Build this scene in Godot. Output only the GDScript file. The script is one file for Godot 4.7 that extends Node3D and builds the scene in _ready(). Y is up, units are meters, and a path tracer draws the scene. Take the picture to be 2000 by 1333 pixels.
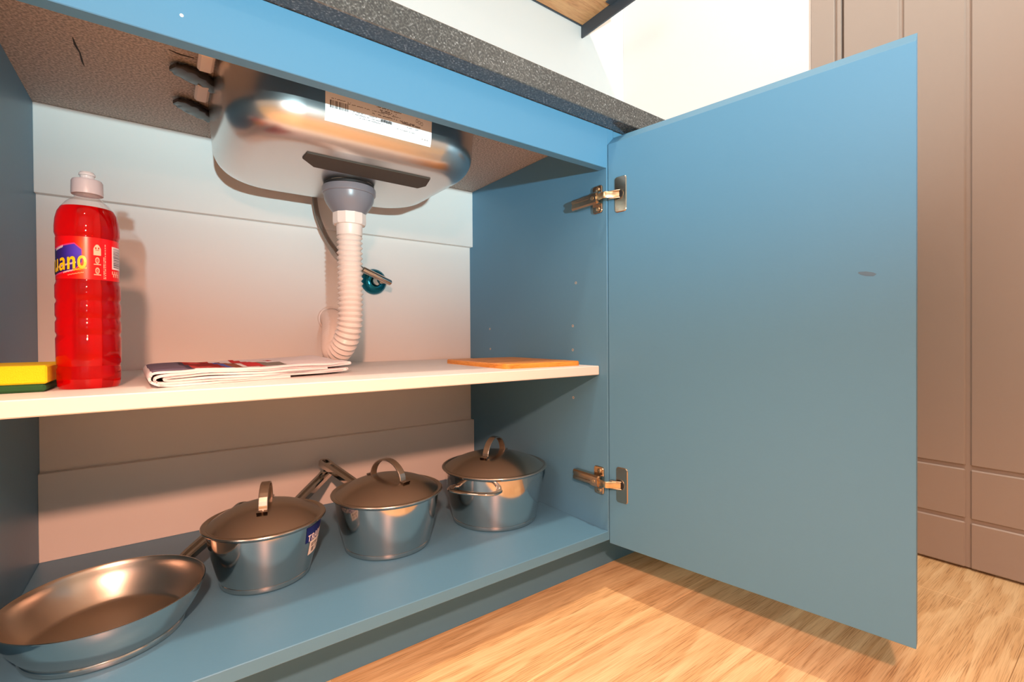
extends Node3D
# A kitchen sink cabinet with its door open. Units metres, y up. x = 0 is the inner face of the cabinet's right side,
# z = 0 its back panel, y = 0 the top of its bottom panel.

const W := 0.80          # inner width of the cabinet
const D := 0.469         # inner depth to the front edges
const FLOOR_Y := -0.115
const TOP_Y := 0.7216    # underside of the countertop
const SHELF_Y := 0.2965  # top of the middle shelf
const WALL_X := 0.63     # right wall of the kitchen
const BACK_Z := -0.025   # wall behind the cabinets
const CEIL_Y := 2.45

var M := {}
var used := {}

# ------------------------------------------------------------------ mesh collector
class Geo:
	var v := PackedVector3Array()
	var n := PackedVector3Array()
	var u := PackedVector2Array()
	func tri(a: Vector3, b: Vector3, c: Vector3, na: Vector3, nb: Vector3, nc: Vector3, ua := Vector2.ZERO, ub := Vector2.ZERO, uc := Vector2.ZERO) -> void:
		var g := (b - a).cross(c - a)
		if g.length_squared() < 1e-22:
			return
		if g.dot(na + nb + nc) > 0.0:
			v.append_array([a, c, b]); n.append_array([na, nc, nb]); u.append_array([ua, uc, ub])
		else:
			v.append_array([a, b, c]); n.append_array([na, nb, nc]); u.append_array([ua, ub, uc])
	func quad(a: Vector3, b: Vector3, c: Vector3, d: Vector3, na: Vector3, nb: Vector3, nc: Vector3, nd: Vector3, ua := Vector2.ZERO, ub := Vector2.ZERO, uc := Vector2.ZERO, ud := Vector2.ZERO) -> void:
		tri(a, b, c, na, nb, nc, ua, ub, uc)
		tri(a, c, d, na, nc, nd, ua, uc, ud)
	func flat(a: Vector3, b: Vector3, c: Vector3, d: Vector3, out: Vector3) -> void:
		var g := (b - a).cross(c - a)
		if g.length_squared() < 1e-20:
			g = (c - a).cross(d - a)
		g = g.normalized()
		if g.dot(out) < 0.0:
			g = -g
		quad(a, b, c, d, g, g, g, g)
	func mesh() -> ArrayMesh:
		var arr := []
		arr.resize(Mesh.ARRAY_MAX)
		arr[Mesh.ARRAY_VERTEX] = v
		arr[Mesh.ARRAY_NORMAL] = n
		arr[Mesh.ARRAY_TEX_UV] = u
		var m := ArrayMesh.new()
		m.add_surface_from_arrays(Mesh.PRIMITIVE_TRIANGLES, arr)
		return m

# a box with chamfered edges
func box(g: Geo, lo: Vector3, hi: Vector3, ch := 0.001, xf := Transform3D()) -> Geo:
	var c := (lo + hi) / 2.0
	var h := (hi - lo) / 2.0
	ch = minf(ch, minf(h.x, minf(h.y, h.z)) * 0.9)
	var p := func(face: int, s: Vector3) -> Vector3:
		var q := Vector3(s.x * (h.x - ch), s.y * (h.y - ch), s.z * (h.z - ch))
		q[face] = s[face] * h[face]
		return xf * (c + q)
	for f in 3:
		var j := (f + 1) % 3
		var k := (f + 2) % 3
		for s in [-1.0, 1.0]:
			var q := []
			for e in [[-1, -1], [1, -1], [1, 1], [-1, 1]]:
				var sv := Vector3.ZERO
				sv[f] = s; sv[j] = e[0]; sv[k] = e[1]
				q.append(p.call(f, sv))
			var o := Vector3.ZERO
			o[f] = s
			g.flat(q[0], q[1], q[2], q[3], xf.basis * o)
			for s2 in [-1.0, 1.0]:
				var e0 := Vector3.ZERO
				e0[f] = s; e0[j] = s2; e0[k] = -1
				var e1 := e0
				e1[k] = 1
				var o2 := Vector3.ZERO
				o2[f] = s; o2[j] = s2
				g.flat(p.call(f, e0), p.call(j, e0), p.call(j, e1), p.call(f, e1), xf.basis * o2)
	for sx in [-1.0, 1.0]:
		for sy in [-1.0, 1.0]:
			for sz in [-1.0, 1.0]:
				var s := Vector3(sx, sy, sz)
				var nn: Vector3 = (xf.basis * s).normalized()
				g.tri(p.call(0, s), p.call(1, s), p.call(2, s), nn, nn, nn)
	return g

# turn a profile of (radius, height) round the y axis; corners sharper than `crease` degrees stay sharp
func lathe(g: Geo, prof: Array, seg := 48, xf := Transform3D(), crease := 35.0, squash := Vector2.ONE, from := 0.0, to := TAU) -> Geo:
	var k := prof.size()
	var sn := []
	for i in k - 1:
		var t: Vector2 = (prof[i + 1] - prof[i]).normalized()
		sn.append(Vector2(t.y, -t.x))
	for i in k - 1:
		if prof[i].distance_to(prof[i + 1]) < 1e-7:
			continue
		var n0: Vector2 = sn[i]
		var n1: Vector2 = sn[i]
		if i > 0 and absf(rad_to_deg(sn[i].angle_to(sn[i - 1]))) < crease:
			n0 = (sn[i] + sn[i - 1]).normalized()
		if i < k - 2 and absf(rad_to_deg(sn[i].angle_to(sn[i + 1]))) < crease:
			n1 = (sn[i] + sn[i + 1]).normalized()
		for j in seg:
			var a := lerpf(from, to, float(j) / seg)
			var b := lerpf(from, to, float(j + 1) / seg)
			var da := Vector3(sin(a) * squash.x, 0, cos(a) * squash.y)
			var db := Vector3(sin(b) * squash.x, 0, cos(b) * squash.y)
			var na := Vector3(sin(a), 0, cos(a))
			var nb := Vector3(sin(b), 0, cos(b))
			var P := func(d: Vector3, q: Vector2) -> Vector3: return xf * (d * q.x + Vector3(0, q.y, 0))
			var Q := func(d: Vector3, q: Vector2) -> Vector3: return (xf.basis * (d * q.x + Vector3(0, q.y, 0))).normalized()
			var v0 := float(i) / (k - 1)
			var v1 := float(i + 1) / (k - 1)
			g.quad(P.call(da, prof[i]), P.call(db, prof[i]), P.call(db, prof[i + 1]), P.call(da, prof[i + 1]), Q.call(na, n0), Q.call(nb, n0), Q.call(nb, n1), Q.call(na, n1),
				Vector2(float(j) / seg, v0), Vector2(float(j + 1) / seg, v0), Vector2(float(j + 1) / seg, v1), Vector2(float(j) / seg, v1))
	return g

# carry a closed section (Vector2 list: across, up) along a path; scales are per path point
func sweep(g: Geo, path: Array, sect: Array, up := Vector3.UP, smooth := true, caps := true, scales := [], crease := 50.0) -> Geo:
	var rings := []
	var frames := []
	var m := sect.size()
	for i in path.size():
		var t: Vector3 = (path[mini(i + 1, path.size() - 1)] - path[maxi(i - 1, 0)]).normalized()
		var s := t.cross(up).normalized()
		if s.length() < 0.5:
			s = t.cross(Vector3(0.3, 0.1, 1)).normalized()
		var w := s.cross(t).normalized()
		var ring := []
		var k: Vector2 = scales[i] if scales else Vector2.ONE
		for q in sect:
			ring.append(path[i] + s * q.x * k.x + w * q.y * k.y)
		rings.append(ring)
		frames.append([s, w, t])
	var en := []
	for j in m:
		var e: Vector2 = (sect[(j + 1) % m] - sect[j]).normalized()
		en.append(Vector2(e.y, -e.x))
	var area := 0.0
	for j in m:
		area += sect[j].cross(sect[(j + 1) % m])
	if area < 0.0:
		for j in m:
			en[j] = -en[j]
	for i in path.size() - 1:
		for j in m:
			var j2 := (j + 1) % m
			var na: Vector2 = en[j]
			var nb: Vector2 = en[j]
			if smooth:
				if absf(rad_to_deg(en[j].angle_to(en[(j + m - 1) % m]))) < crease:
					na = (en[j] + en[(j + m - 1) % m]).normalized()
				if absf(rad_to_deg(en[j].angle_to(en[j2]))) < crease:
					nb = (en[j] + en[j2]).normalized()
			var N := func(f: Array, q: Vector2) -> Vector3: return f[0] * q.x + f[1] * q.y
			g.quad(rings[i][j], rings[i][j2], rings[i + 1][j2], rings[i + 1][j], N.call(frames[i], na), N.call(frames[i], nb), N.call(frames[i + 1], nb), N.call(frames[i + 1], na))
	if caps:
		for e in [0, path.size() - 1]:
			var poly := PackedVector2Array(sect)
			var idx := Geometry2D.triangulate_polygon(poly)
			var nn: Vector3 = frames[e][2] * (-1.0 if e == 0 else 1.0)
			for q in range(0, idx.size(), 3):
				g.tri(rings[e][idx[q]], rings[e][idx[q + 1]], rings[e][idx[q + 2]], nn, nn, nn)
	return g

# a plate: polygon in the x-y plane of xf, pushed out along its z, with a small chamfer on the front edge
func plate(g: Geo, poly: Array, t: float, xf: Transform3D, ch := 0.0004) -> Geo:
	var pts := PackedVector2Array(poly)
	if Geometry2D.is_polygon_clockwise(pts):
		pts.reverse()
	var ins := Geometry2D.offset_polygon(pts, -ch)
	var inner := PackedVector2Array()
	for q in pts.size():   # move each corner towards the middle of its neighbours' inset edges
		var p0 := pts[(q + pts.size() - 1) % pts.size()]
		var p1 := pts[q]
		var p2 := pts[(q + 1) % pts.size()]
		var a := (p1 - p0).normalized()
		var b := (p2 - p1).normalized()
		var nn := (Vector2(-a.y, a.x) + Vector2(-b.y, b.x)).normalized()
		inner.append(p1 + nn * ch)
	var idx := Geometry2D.triangulate_polygon(pts)
	var z := xf.basis.z.normalized()
	for q in range(0, idx.size(), 3):
		var a := inner[idx[q]]; var b := inner[idx[q + 1]]; var c := inner[idx[q + 2]]
		g.tri(xf * Vector3(a.x, a.y, t), xf * Vector3(b.x, b.y, t), xf * Vector3(c.x, c.y, t), z, z, z)
		a = pts[idx[q]]; b = pts[idx[q + 1]]; c = pts[idx[q + 2]]
		g.tri(xf * Vector3(a.x, a.y, 0), xf * Vector3(b.x, b.y, 0), xf * Vector3(c.x, c.y, 0), -z, -z, -z)
	for q in pts.size():
		var r := (q + 1) % pts.size()
		var e := (pts[r] - pts[q]).normalized()
		var o := xf.basis * Vector3(e.y, -e.x, 0)
		g.flat(xf * Vector3(pts[q].x, pts[q].y, 0), xf * Vector3(pts[r].x, pts[r].y, 0), xf * Vector3(pts[r].x, pts[r].y, t - ch), xf * Vector3(pts[q].x, pts[q].y, t - ch), o)
		g.flat(xf * Vector3(pts[q].x, pts[q].y, t - ch), xf * Vector3(pts[r].x, pts[r].y, t - ch), xf * Vector3(inner[r].x, inner[r].y, t), xf * Vector3(inner[q].x, inner[q].y, t), o + z)
	return g

func round_rect(w: float, h: float, r: float, n := 5) -> Array:
	var a := []
	for q in 4:
		var c := Vector2([w / 2 - r, -w / 2 + r, -w / 2 + r, w / 2 - r][q], [h / 2 - r, h / 2 - r, -h / 2 + r, -h / 2 + r][q])
		for i in n + 1:
			var t := q * PI / 2 + PI / 2 * i / n
			a.append(c + Vector2(cos(t), sin(t)) * r)
	return a

func circle(r: float, n := 16) -> Array:
	var a := []
	for i in n:
		a.append(Vector2(cos(TAU * i / n), sin(TAU * i / n)) * r)
	return a

func curve(pts: Array, n: int) -> Array:
	var out := []
	var m := pts.size()
	for i in m - 1:
		var p0: Vector3 = pts[maxi(i - 1, 0)]
		var p3: Vector3 = pts[mini(i + 2, m - 1)]
		for k in n:
			out.append(pts[i].cubic_interpolate(pts[i + 1], p0, p3, float(k) / n))
	out.append(pts[m - 1])
	return out

func vec2s(a: Array) -> Array:
	var o := []
	for i in range(0, a.size(), 2):
		o.append(Vector2(a[i], a[i + 1]))
	return o

# ------------------------------------------------------------------ scene tree
func numbered(called: String) -> String:
	if not used.has(called):
		used[called] = 0
		return called
	used[called] += 1
	return "%s_%03d" % [called, used[called]]

func thing(called: String, label: String, category: String, at := Vector3.ZERO, group := "") -> Node3D:
	var o := Node3D.new()
	o.name = numbered(called)
	add_child(o)
	o.position = at
	o.set_meta("label", label)
	o.set_meta("category", category)
	if group:
		o.set_meta("group", group)
	return o

func setting(called: String, label: String, category: String) -> Node3D:
	var o := thing(called, label, category)
	o.set_meta("kind", "structure")
	return o

func part(called: String, g, mat: Material, parent: Node3D, at := Vector3.ZERO, label := "") -> MeshInstance3D:
	var o := MeshInstance3D.new()
	o.mesh = g.mesh() if g is Geo else g
	o.material_override = mat
	o.position = at
	o.name = called
	o.cast_shadow = GeometryInstance3D.SHADOW_CASTING_SETTING_ON
	if label:
		o.set_meta("label", label)
	if parent.has_node(NodePath(called)):
		var i := 1
		while parent.has_node(NodePath("%s_%03d" % [called, i])):
			i += 1
		o.name = "%s_%03d" % [called, i]
	parent.add_child(o, true)
	return o

# ------------------------------------------------------------------ materials
func noise(freq: float, oct := 3, sd := 1, kind := FastNoiseLite.TYPE_SIMPLEX_SMOOTH) -> FastNoiseLite:
	var n := FastNoiseLite.new()
	n.seed = sd
	n.noise_type = kind
	n.frequency = freq
	n.fractal_octaves = oct
	return n

func noise_tex(n: FastNoiseLite, size: int, stops: Array, cols: Array, as_normal := false, bump := 1.0) -> NoiseTexture2D:
	var t := NoiseTexture2D.new()
	t.width = size
	t.height = size
	t.seamless = true
	t.generate_mipmaps = false
	t.noise = n
	if as_normal:
		t.as_normal_map = true
		t.bump_strength = bump
	else:
		var r := Gradient.new()
		r.offsets = PackedFloat32Array(stops)
		r.colors = PackedColorArray(cols)
		t.color_ramp = r
	return t

func mat(col: Color, rough := 0.5, metal := 0.0, spec := 0.5) -> StandardMaterial3D:
	var m := StandardMaterial3D.new()
	m.albedo_color = col
	m.roughness = rough
	m.metallic = metal
	m.metallic_specular = spec
	m.cull_mode = BaseMaterial3D.CULL_DISABLED
	return m

func tri_map(m: StandardMaterial3D, scale: Vector3, world := true) -> StandardMaterial3D:
	m.uv1_triplanar = true
	m.uv1_world_triplanar = world
	m.uv1_scale = scale
	return m

# oak: bands along u, with pores and a few cathedral arches
func wood_image(w: int, h: int, light: Color, mid: Color, dark: Color, sd: int, rings := 9.0, pores := 0.5) -> Image:
	var im := Image.create(w, h, false, Image.FORMAT_RGB8)
	var warp := noise(1.0, 3, sd)
	var fine := noise(1.0, 2, sd + 1)
	var pore := noise(1.0, 1, sd + 2)
	for y in h:
		var v := float(y) / h
		for x in w:
			var uu := float(x) / w
			# blend two shifted samples so that the sheet repeats along u
			var a := warp.get_noise_2d(uu * 1.6, v * 7.0)
			var b := warp.get_noise_2d((uu - 1.0) * 1.6, v * 7.0)
			var k := smoothstep(0.75, 1.0, uu)
			var f := lerpf(a, b, k)
			var ring := fposmod((v + f * 0.16) * rings, 1.0)
			ring = smoothstep(0.0, 0.8, ring) * (1.0 - smoothstep(0.86, 1.0, ring))
			var fa := lerpf(fine.get_noise_2d(uu * 6.0, v * 200.0), fine.get_noise_2d((uu - 1.0) * 6.0, v * 200.0), k)
			var p := lerpf(pore.get_noise_2d(uu * 15.0, v * 300.0), pore.get_noise_2d((uu - 1.0) * 15.0, v * 300.0), k)
			var c := light.lerp(mid, clampf(ring * 0.6 + f * 0.4 + 0.15 + fa * 0.24, 0.0, 1.0))
			c = c.lerp(dark, clampf(smoothstep(0.18, 0.55, p) * pores * (0.35 + ring * 0.65), 0.0, 1.0))
			im.set_pixel(x, y, c)
	return im

func make_materials() -> void:
	var satin := noise_tex(noise(0.09, 2, 5), 256, [], [], true, 0.6)
	var paint := mat(Color(0.333, 0.528, 0.648), 0.42, 0.0, 0.45)
	paint.normal_enabled = true
	paint.normal_texture = satin
	paint.normal_scale = 0.12
	tri_map(paint, Vector3(6, 6, 6))
	M.paint = paint
	M.edge_band = mat(Color(0.44, 0.52, 0.57), 0.5)
	M.white_panel = mat(Color(0.90, 0.885, 0.865), 0.42, 0.0, 0.45)
	M.wall = mat(Color(0.855, 0.85, 0.845), 0.85, 0.0, 0.3)
	M.ceiling = mat(Color(0.93, 0.93, 0.92), 0.9, 0.0, 0.2)
	M.taupe = mat(Color(0.612, 0.549, 0.512), 0.38, 0.0, 0.5)
	M.black = mat(Color(0.03, 0.03, 0.035), 0.6)
	# granite: polished and speckled
	var gr := mat(Color.WHITE, 0.12, 0.0, 0.55)
	gr.albedo_texture = noise_tex(noise(0.16, 3, 11, FastNoiseLite.TYPE_VALUE_CUBIC), 1024, [0.0, 0.40, 0.55, 0.68, 0.80, 0.95], [Color(0.22, 0.22, 0.225), Color(0.27, 0.265, 0.26), Color(0.32, 0.31, 0.30), Color(0.36, 0.35, 0.34), Color(0.50, 0.49, 0.48), Color(0.84, 0.83, 0.82)])
	M.granite = tri_map(gr, Vector3(3.5, 3.5, 3.5))
	# the rough, unpolished face below
	var raw := mat(Color.WHITE, 0.62, 0.0, 0.4)
	raw.albedo_texture = noise_tex(noise(0.055, 6, 23), 1024, [0.0, 0.35, 0.5, 0.62, 0.75, 1.0], [Color(0.50, 0.485, 0.465), Color(0.60, 0.58, 0.55), Color(0.70, 0.64, 0.60), Color(0.71, 0.69, 0.66), Color(0.79, 0.73, 0.69), Color(0.86, 0.84, 0.82)])
	raw.normal_enabled = true
	raw.normal_texture = noise_tex(noise(0.12, 3, 29), 512, [], [], true, 2.0)
	raw.normal_scale = 0.08
	M.raw_stone = tri_map(raw, Vector3(4.2, 4.2, 4.2))
	# metals
	M.sink_steel = mat(Color(0.86, 0.85, 0.84), 0.27, 1.0)
	M.pot_steel = mat(Color(0.82, 0.80, 0.78), 0.12, 1.0)
	M.lid_steel = mat(Color(0.78, 0.74, 0.70), 0.24, 1.0)
	M.pan_inside = mat(Color(0.82, 0.78, 0.73), 0.28, 1.0)
	M.bright_steel = mat(Color(0.80, 0.765, 0.73), 0.09, 1.0)
	M.hinge_steel = mat(Color(0.72, 0.66, 0.58), 0.2, 1.0)
	M.hinge_bright = mat(Color(0.85, 0.76, 0.62), 0.28, 1.0)
	M.frame_metal = mat(Color(0.27, 0.30, 0.335), 0.5, 0.2)
	# woods
	M.oak = []
	for i in 4:
		var im := wood_image(1024, 1024, Color(0.958, 0.856, 0.676), Color(0.852, 0.702, 0.510), Color(0.567, 0.426, 0.284), 40 + i * 7, 5.0 + i, 0.5)
		var o := mat([Color(1, 1, 1), Color(0.97, 0.96, 0.94), Color(1.0, 0.98, 0.95), Color(0.94, 0.93, 0.92)][i], 0.42, 0.0, 0.4)
		o.albedo_texture = ImageTexture.create_from_image(im)
		o.uv1_offset = Vector3(0.13 * i, 0.0, 0.31 * i)
		M.oak.append(tri_map(o, Vector3(0.9, 2.6, 2.6)))
	var bd := mat(Color.WHITE, 0.4)
	bd.albedo_texture = ImageTexture.create_from_image(wood_image(512, 256, Color(0.90, 0.62, 0.26), Color(0.83, 0.52, 0.17), Color(0.60, 0.33, 0.09), 91, 7.0, 0.5))
	M.board_wood = tri_map(bd, Vector3(4, 9, 4), false)
	var sw := mat(Color.WHITE, 0.5)
	sw.albedo_texture = ImageTexture.create_from_image(wood_image(512, 256, Color(0.86, 0.66, 0.46), Color(0.79, 0.56, 0.37), Color(0.6, 0.4, 0.24), 77, 6.0, 0.4))
	M.shelf_wood = tri_map(sw, Vector3(1.4, 3, 3))
	# plastics and the rest
	M.white_plastic = mat(Color(0.90, 0.86, 0.83), 0.35)
	M.grey_plastic = mat(Color(0.47, 0.47, 0.50), 0.3)
	M.dark_rubber = mat(Color(0.12, 0.11, 0.11), 0.55)
	var braid := mat(Color(0.62, 0.58, 0.54), 0.3, 0.9)
	braid.normal_enabled = true
	braid.normal_texture = noise_tex(noise(0.3, 1, 61), 128, [], [], true, 6.0)
	M.braid = tri_map(braid, Vector3(40, 40, 40), false)
	M.teal = mat(Color(0.04, 0.42, 0.50), 0.15, 0.7)
	M.pad = mat(Color(0.245, 0.215, 0.185), 0.7)
	M.foam = mat(Color(0.92, 0.875, 0.845), 0.7)
	M.glue = mat(Color(0.165, 0.155, 0.145), 0.25)
	M.crack = mat(Color(0.13, 0.105, 0.09), 0.7)
	M.peg = mat(Color(0.78, 0.74, 0.68), 0.3, 0.4)
	var liquid := mat(Color(0.96, 0.02, 0.04, 0.22), 0.04)
	liquid.cull_mode = BaseMaterial3D.CULL_BACK
	liquid.transparency = BaseMaterial3D.TRANSPARENCY_ALPHA
	liquid.refraction_enabled = true
	liquid.refraction_scale = 0.035
	M.liquid = liquid
	var shell := mat(Color(1, 0.97, 0.95, 0.14), 0.05)
	shell.transparency = BaseMaterial3D.TRANSPARENCY_ALPHA
	M.shell = shell
	M.cap = mat(Color(0.74, 0.725, 0.75), 0.35)
	var clear := mat(Color(0.95, 0.94, 0.95, 0.55), 0.12)
	clear.transparency = BaseMaterial3D.TRANSPARENCY_ALPHA
	M.clear_cap = clear
	M.sponge = mat(Color(0.98, 0.84, 0.06), 0.9)
	var sp := noise_tex(noise(0.2, 2, 71, FastNoiseLite.TYPE_CELLULAR), 256, [], [], true, 4.0)
	M.sponge.normal_enabled = true
	M.sponge.normal_texture = sp
	M.sponge.normal_scale = 0.5
	tri_map(M.sponge, Vector3(18, 18, 18))
	M.scour = mat(Color(0.16, 0.36, 0.20), 0.95)
	M.scour.normal_enabled = true
	M.scour.normal_texture = sp
	tri_map(M.scour, Vector3(40, 40, 40))
	M.cloth = mat(Color(0.93, 0.90, 0.91), 0.9)
	M.cloth_seam = mat(Color(0.55, 0.50, 0.56), 0.9)
	M.yellow_print = mat(Color(0.99, 0.85, 0.06), 0.3)
	M.white_print = mat(Color(0.96, 0.90, 0.90), 0.4)
	M.black_print = mat(Color(0.06, 0.05, 0.06), 0.5)

# ------------------------------------------------------------------ camera, light, exposure
func rig() -> void:
	var cam := Camera3D.new()
	cam.name = "camera"
	cam.position = Vector3(-0.6391, 0.3493, 1.0493)
	cam.rotation = Vector3(-0.00775, -0.63464, -0.00658)
	cam.fov = 71.6246
	cam.near = 0.01
	add_child(cam)
	cam.current = true
	var env := Environment.new()
	env.background_mode = Environment.BG_SKY
	var sky := Sky.new()
	var sm := PhysicalSkyMaterial.new()
	sm.energy_multiplier = 1.0
	sky.sky_material = sm
	env.sky = sky
	env.background_energy_multiplier = 1.0
	env.tonemap_mode = Environment.TONE_MAPPER_LINEAR
	env.tonemap_exposure = 1.0
	env.sdfgi_enabled = true
	env.ssao_enabled = true
	env.ssil_enabled = true
	var we := WorldEnvironment.new()
	we.name = "world_environment"
	we.environment = env
	add_child(we)

const COOL_AT := Vector3(-0.78, 0.335, 2.45)
const COOL_AIM := Vector3(-0.554, 0.909, 1.663)
const COOL_COLOR := Color(0.821, 0.969, 1.000)
const COOL_ENERGY := 7.0
const WARM_AT := Vector3(-0.73, 0.672, 1.25)
const WARM_AIM := Vector3(-0.544, -0.167, 0.738)
const WARM_COLOR := Color(1.000, 0.701, 0.575)
const WARM_ENERGY := 1.46
const SPOT_COLOR := Color(1.000, 0.896, 0.786)
const SPOT_ENERGY := 3.0
const SPOT2_ENERGY := 1.0
const WINDOW_COLOR := Color(0.955, 0.982, 1.000)
const SIDE_COLOR := Color(1.000, 0.865, 0.798)
const SIDE_ENERGY := 2.8
const WINDOW_ENERGY := 0.3

func photo_lamps() -> void:
	# the photographer's two small lamps on stands: the sharp shadows in the picture come from them
	lamp_stand(WARM_AT, 0.5, "thin black tripod stand with the lamp nearest the open cabinet")
	lamp_stand(COOL_AT, 0.5, "thin black tripod stand with the lamp far behind the camera")
	photo_lamp("photo_lamp", "small lamp far behind the camera tilted up at the blue rail", COOL_AT, COOL_AIM, COOL_COLOR, COOL_ENERGY, 37.0, 0.6)
	photo_lamp("photo_lamp", "small lamp nearest the cabinet tilted down at the pots", WARM_AT, WARM_AIM, WARM_COLOR, WARM_ENERGY, 62.0, 0.8)

func lamp_stand(at: Vector3, reach: float, label: String) -> void:
	# a tripod whose arm carries the lamp out to its right
	var t := thing("lamp_stand", label, "stand", Vector3(at.x - reach, FLOOR_Y, at.z + 0.05))
	var top := at.y - FLOOR_Y
	var g := Geo.new()
	lathe(g, vec2s([0.0, 0.02, 0.008, 0.02, 0.008, top + 0.02, 0.0, top + 0.02]), 12)
	part("pole", g, M.black, t)
	g = Geo.new()
	sweep(g, [Vector3(0, top, 0), Vector3(reach, top, 0)], circle(0.005, 10), Vector3.UP)
	part("arm", g, M.black, t)
	for k in 3:
		g = Geo.new()
		var d := Vector3(sin(TAU * k / 3 + 0.4), 0, cos(TAU * k / 3 + 0.4))
		sweep(g, [Vector3(0, 0.16, 0) + d * 0.006, Vector3(0, 0.006, 0) + d * 0.16], circle(0.006, 8))
		part("leg", g, M.black, t)

func photo_lamp(called: String, label: String, at: Vector3, towards: Vector3, col: Color, energy: float, half: float, soft: float) -> void:
	var t := thing(called, label, "lamp", at)
	var aim := (towards - at).normalized()
	var b := Basis.looking_at(aim, Vector3.UP)
	var xf := Transform3D(b, Vector3.ZERO)
	var g := Geo.new()
	box(g, Vector3(-0.030, -0.020, 0.003), Vector3(0.030, 0.020, 0.036), 0.003, xf)
	part("housing", g, M.black, t)
	var e := mat(Color(0.9, 0.9, 0.9), 0.5)
	e.emission_enabled = true
	e.emission = col
	e.emission_energy_multiplier = 10.0
	g = Geo.new()
	box(g, Vector3(-0.026, -0.016, 0.0), Vector3(0.026, 0.016, 0.003), 0.0008, xf)
	part("diffuser", g, e, t)
	var l := SpotLight3D.new()
	l.name = t.name + "_beam"
	l.position = at + aim * 0.010
	l.basis = b
	l.light_color = col
	l.light_energy = energy
	l.light_size = 0.022
	l.spot_angle = half
	l.spot_angle_attenuation = soft
	l.spot_range = 12.0
	l.spot_attenuation = 2.0
	l.shadow_enabled = true
	add_child(l)

func ceiling_lamp(x: float, z: float, col: Color, energy: float, label: String) -> void:
	var t := thing("ceiling_lamp", label, "lamp", Vector3(x, CEIL_Y, z), "ceiling downlights")
	var g := Geo.new()
	lathe(g, vec2s([0.075, 0.0, 0.078, -0.004, 0.074, -0.010, 0.062, -0.008, 0.060, 0.0]), 32)
	part("ring", g, M.white_plastic, t)
	var e := mat(Color(0.95, 0.9, 0.82), 0.5)
	e.emission_enabled = true
	e.emission = col
	e.emission_energy_multiplier = 4.0
	g = Geo.new()
	lathe(g, vec2s([0.0, -0.005, 0.061, -0.005, 0.061, 0.0]), 32)
	part("diffuser", g, e, t)
	var l := SpotLight3D.new()
	l.name = t.name + "_beam"
	l.position = Vector3(x, CEIL_Y - 0.02, z)
	l.rotation = Vector3(-PI / 2, 0, 0)
	l.light_color = col
	l.light_energy = energy
	l.light_size = 0.06
	l.spot_angle = 80.0
	l.spot_angle_attenuation = 0.5
	l.spot_range = 12.0
	l.spot_attenuation = 2.0
	l.shadow_enabled = true
	add_child(l)

# ------------------------------------------------------------------ the room
const ROOM_X := -2.6
const ROOM_Z := 3.4

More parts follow.
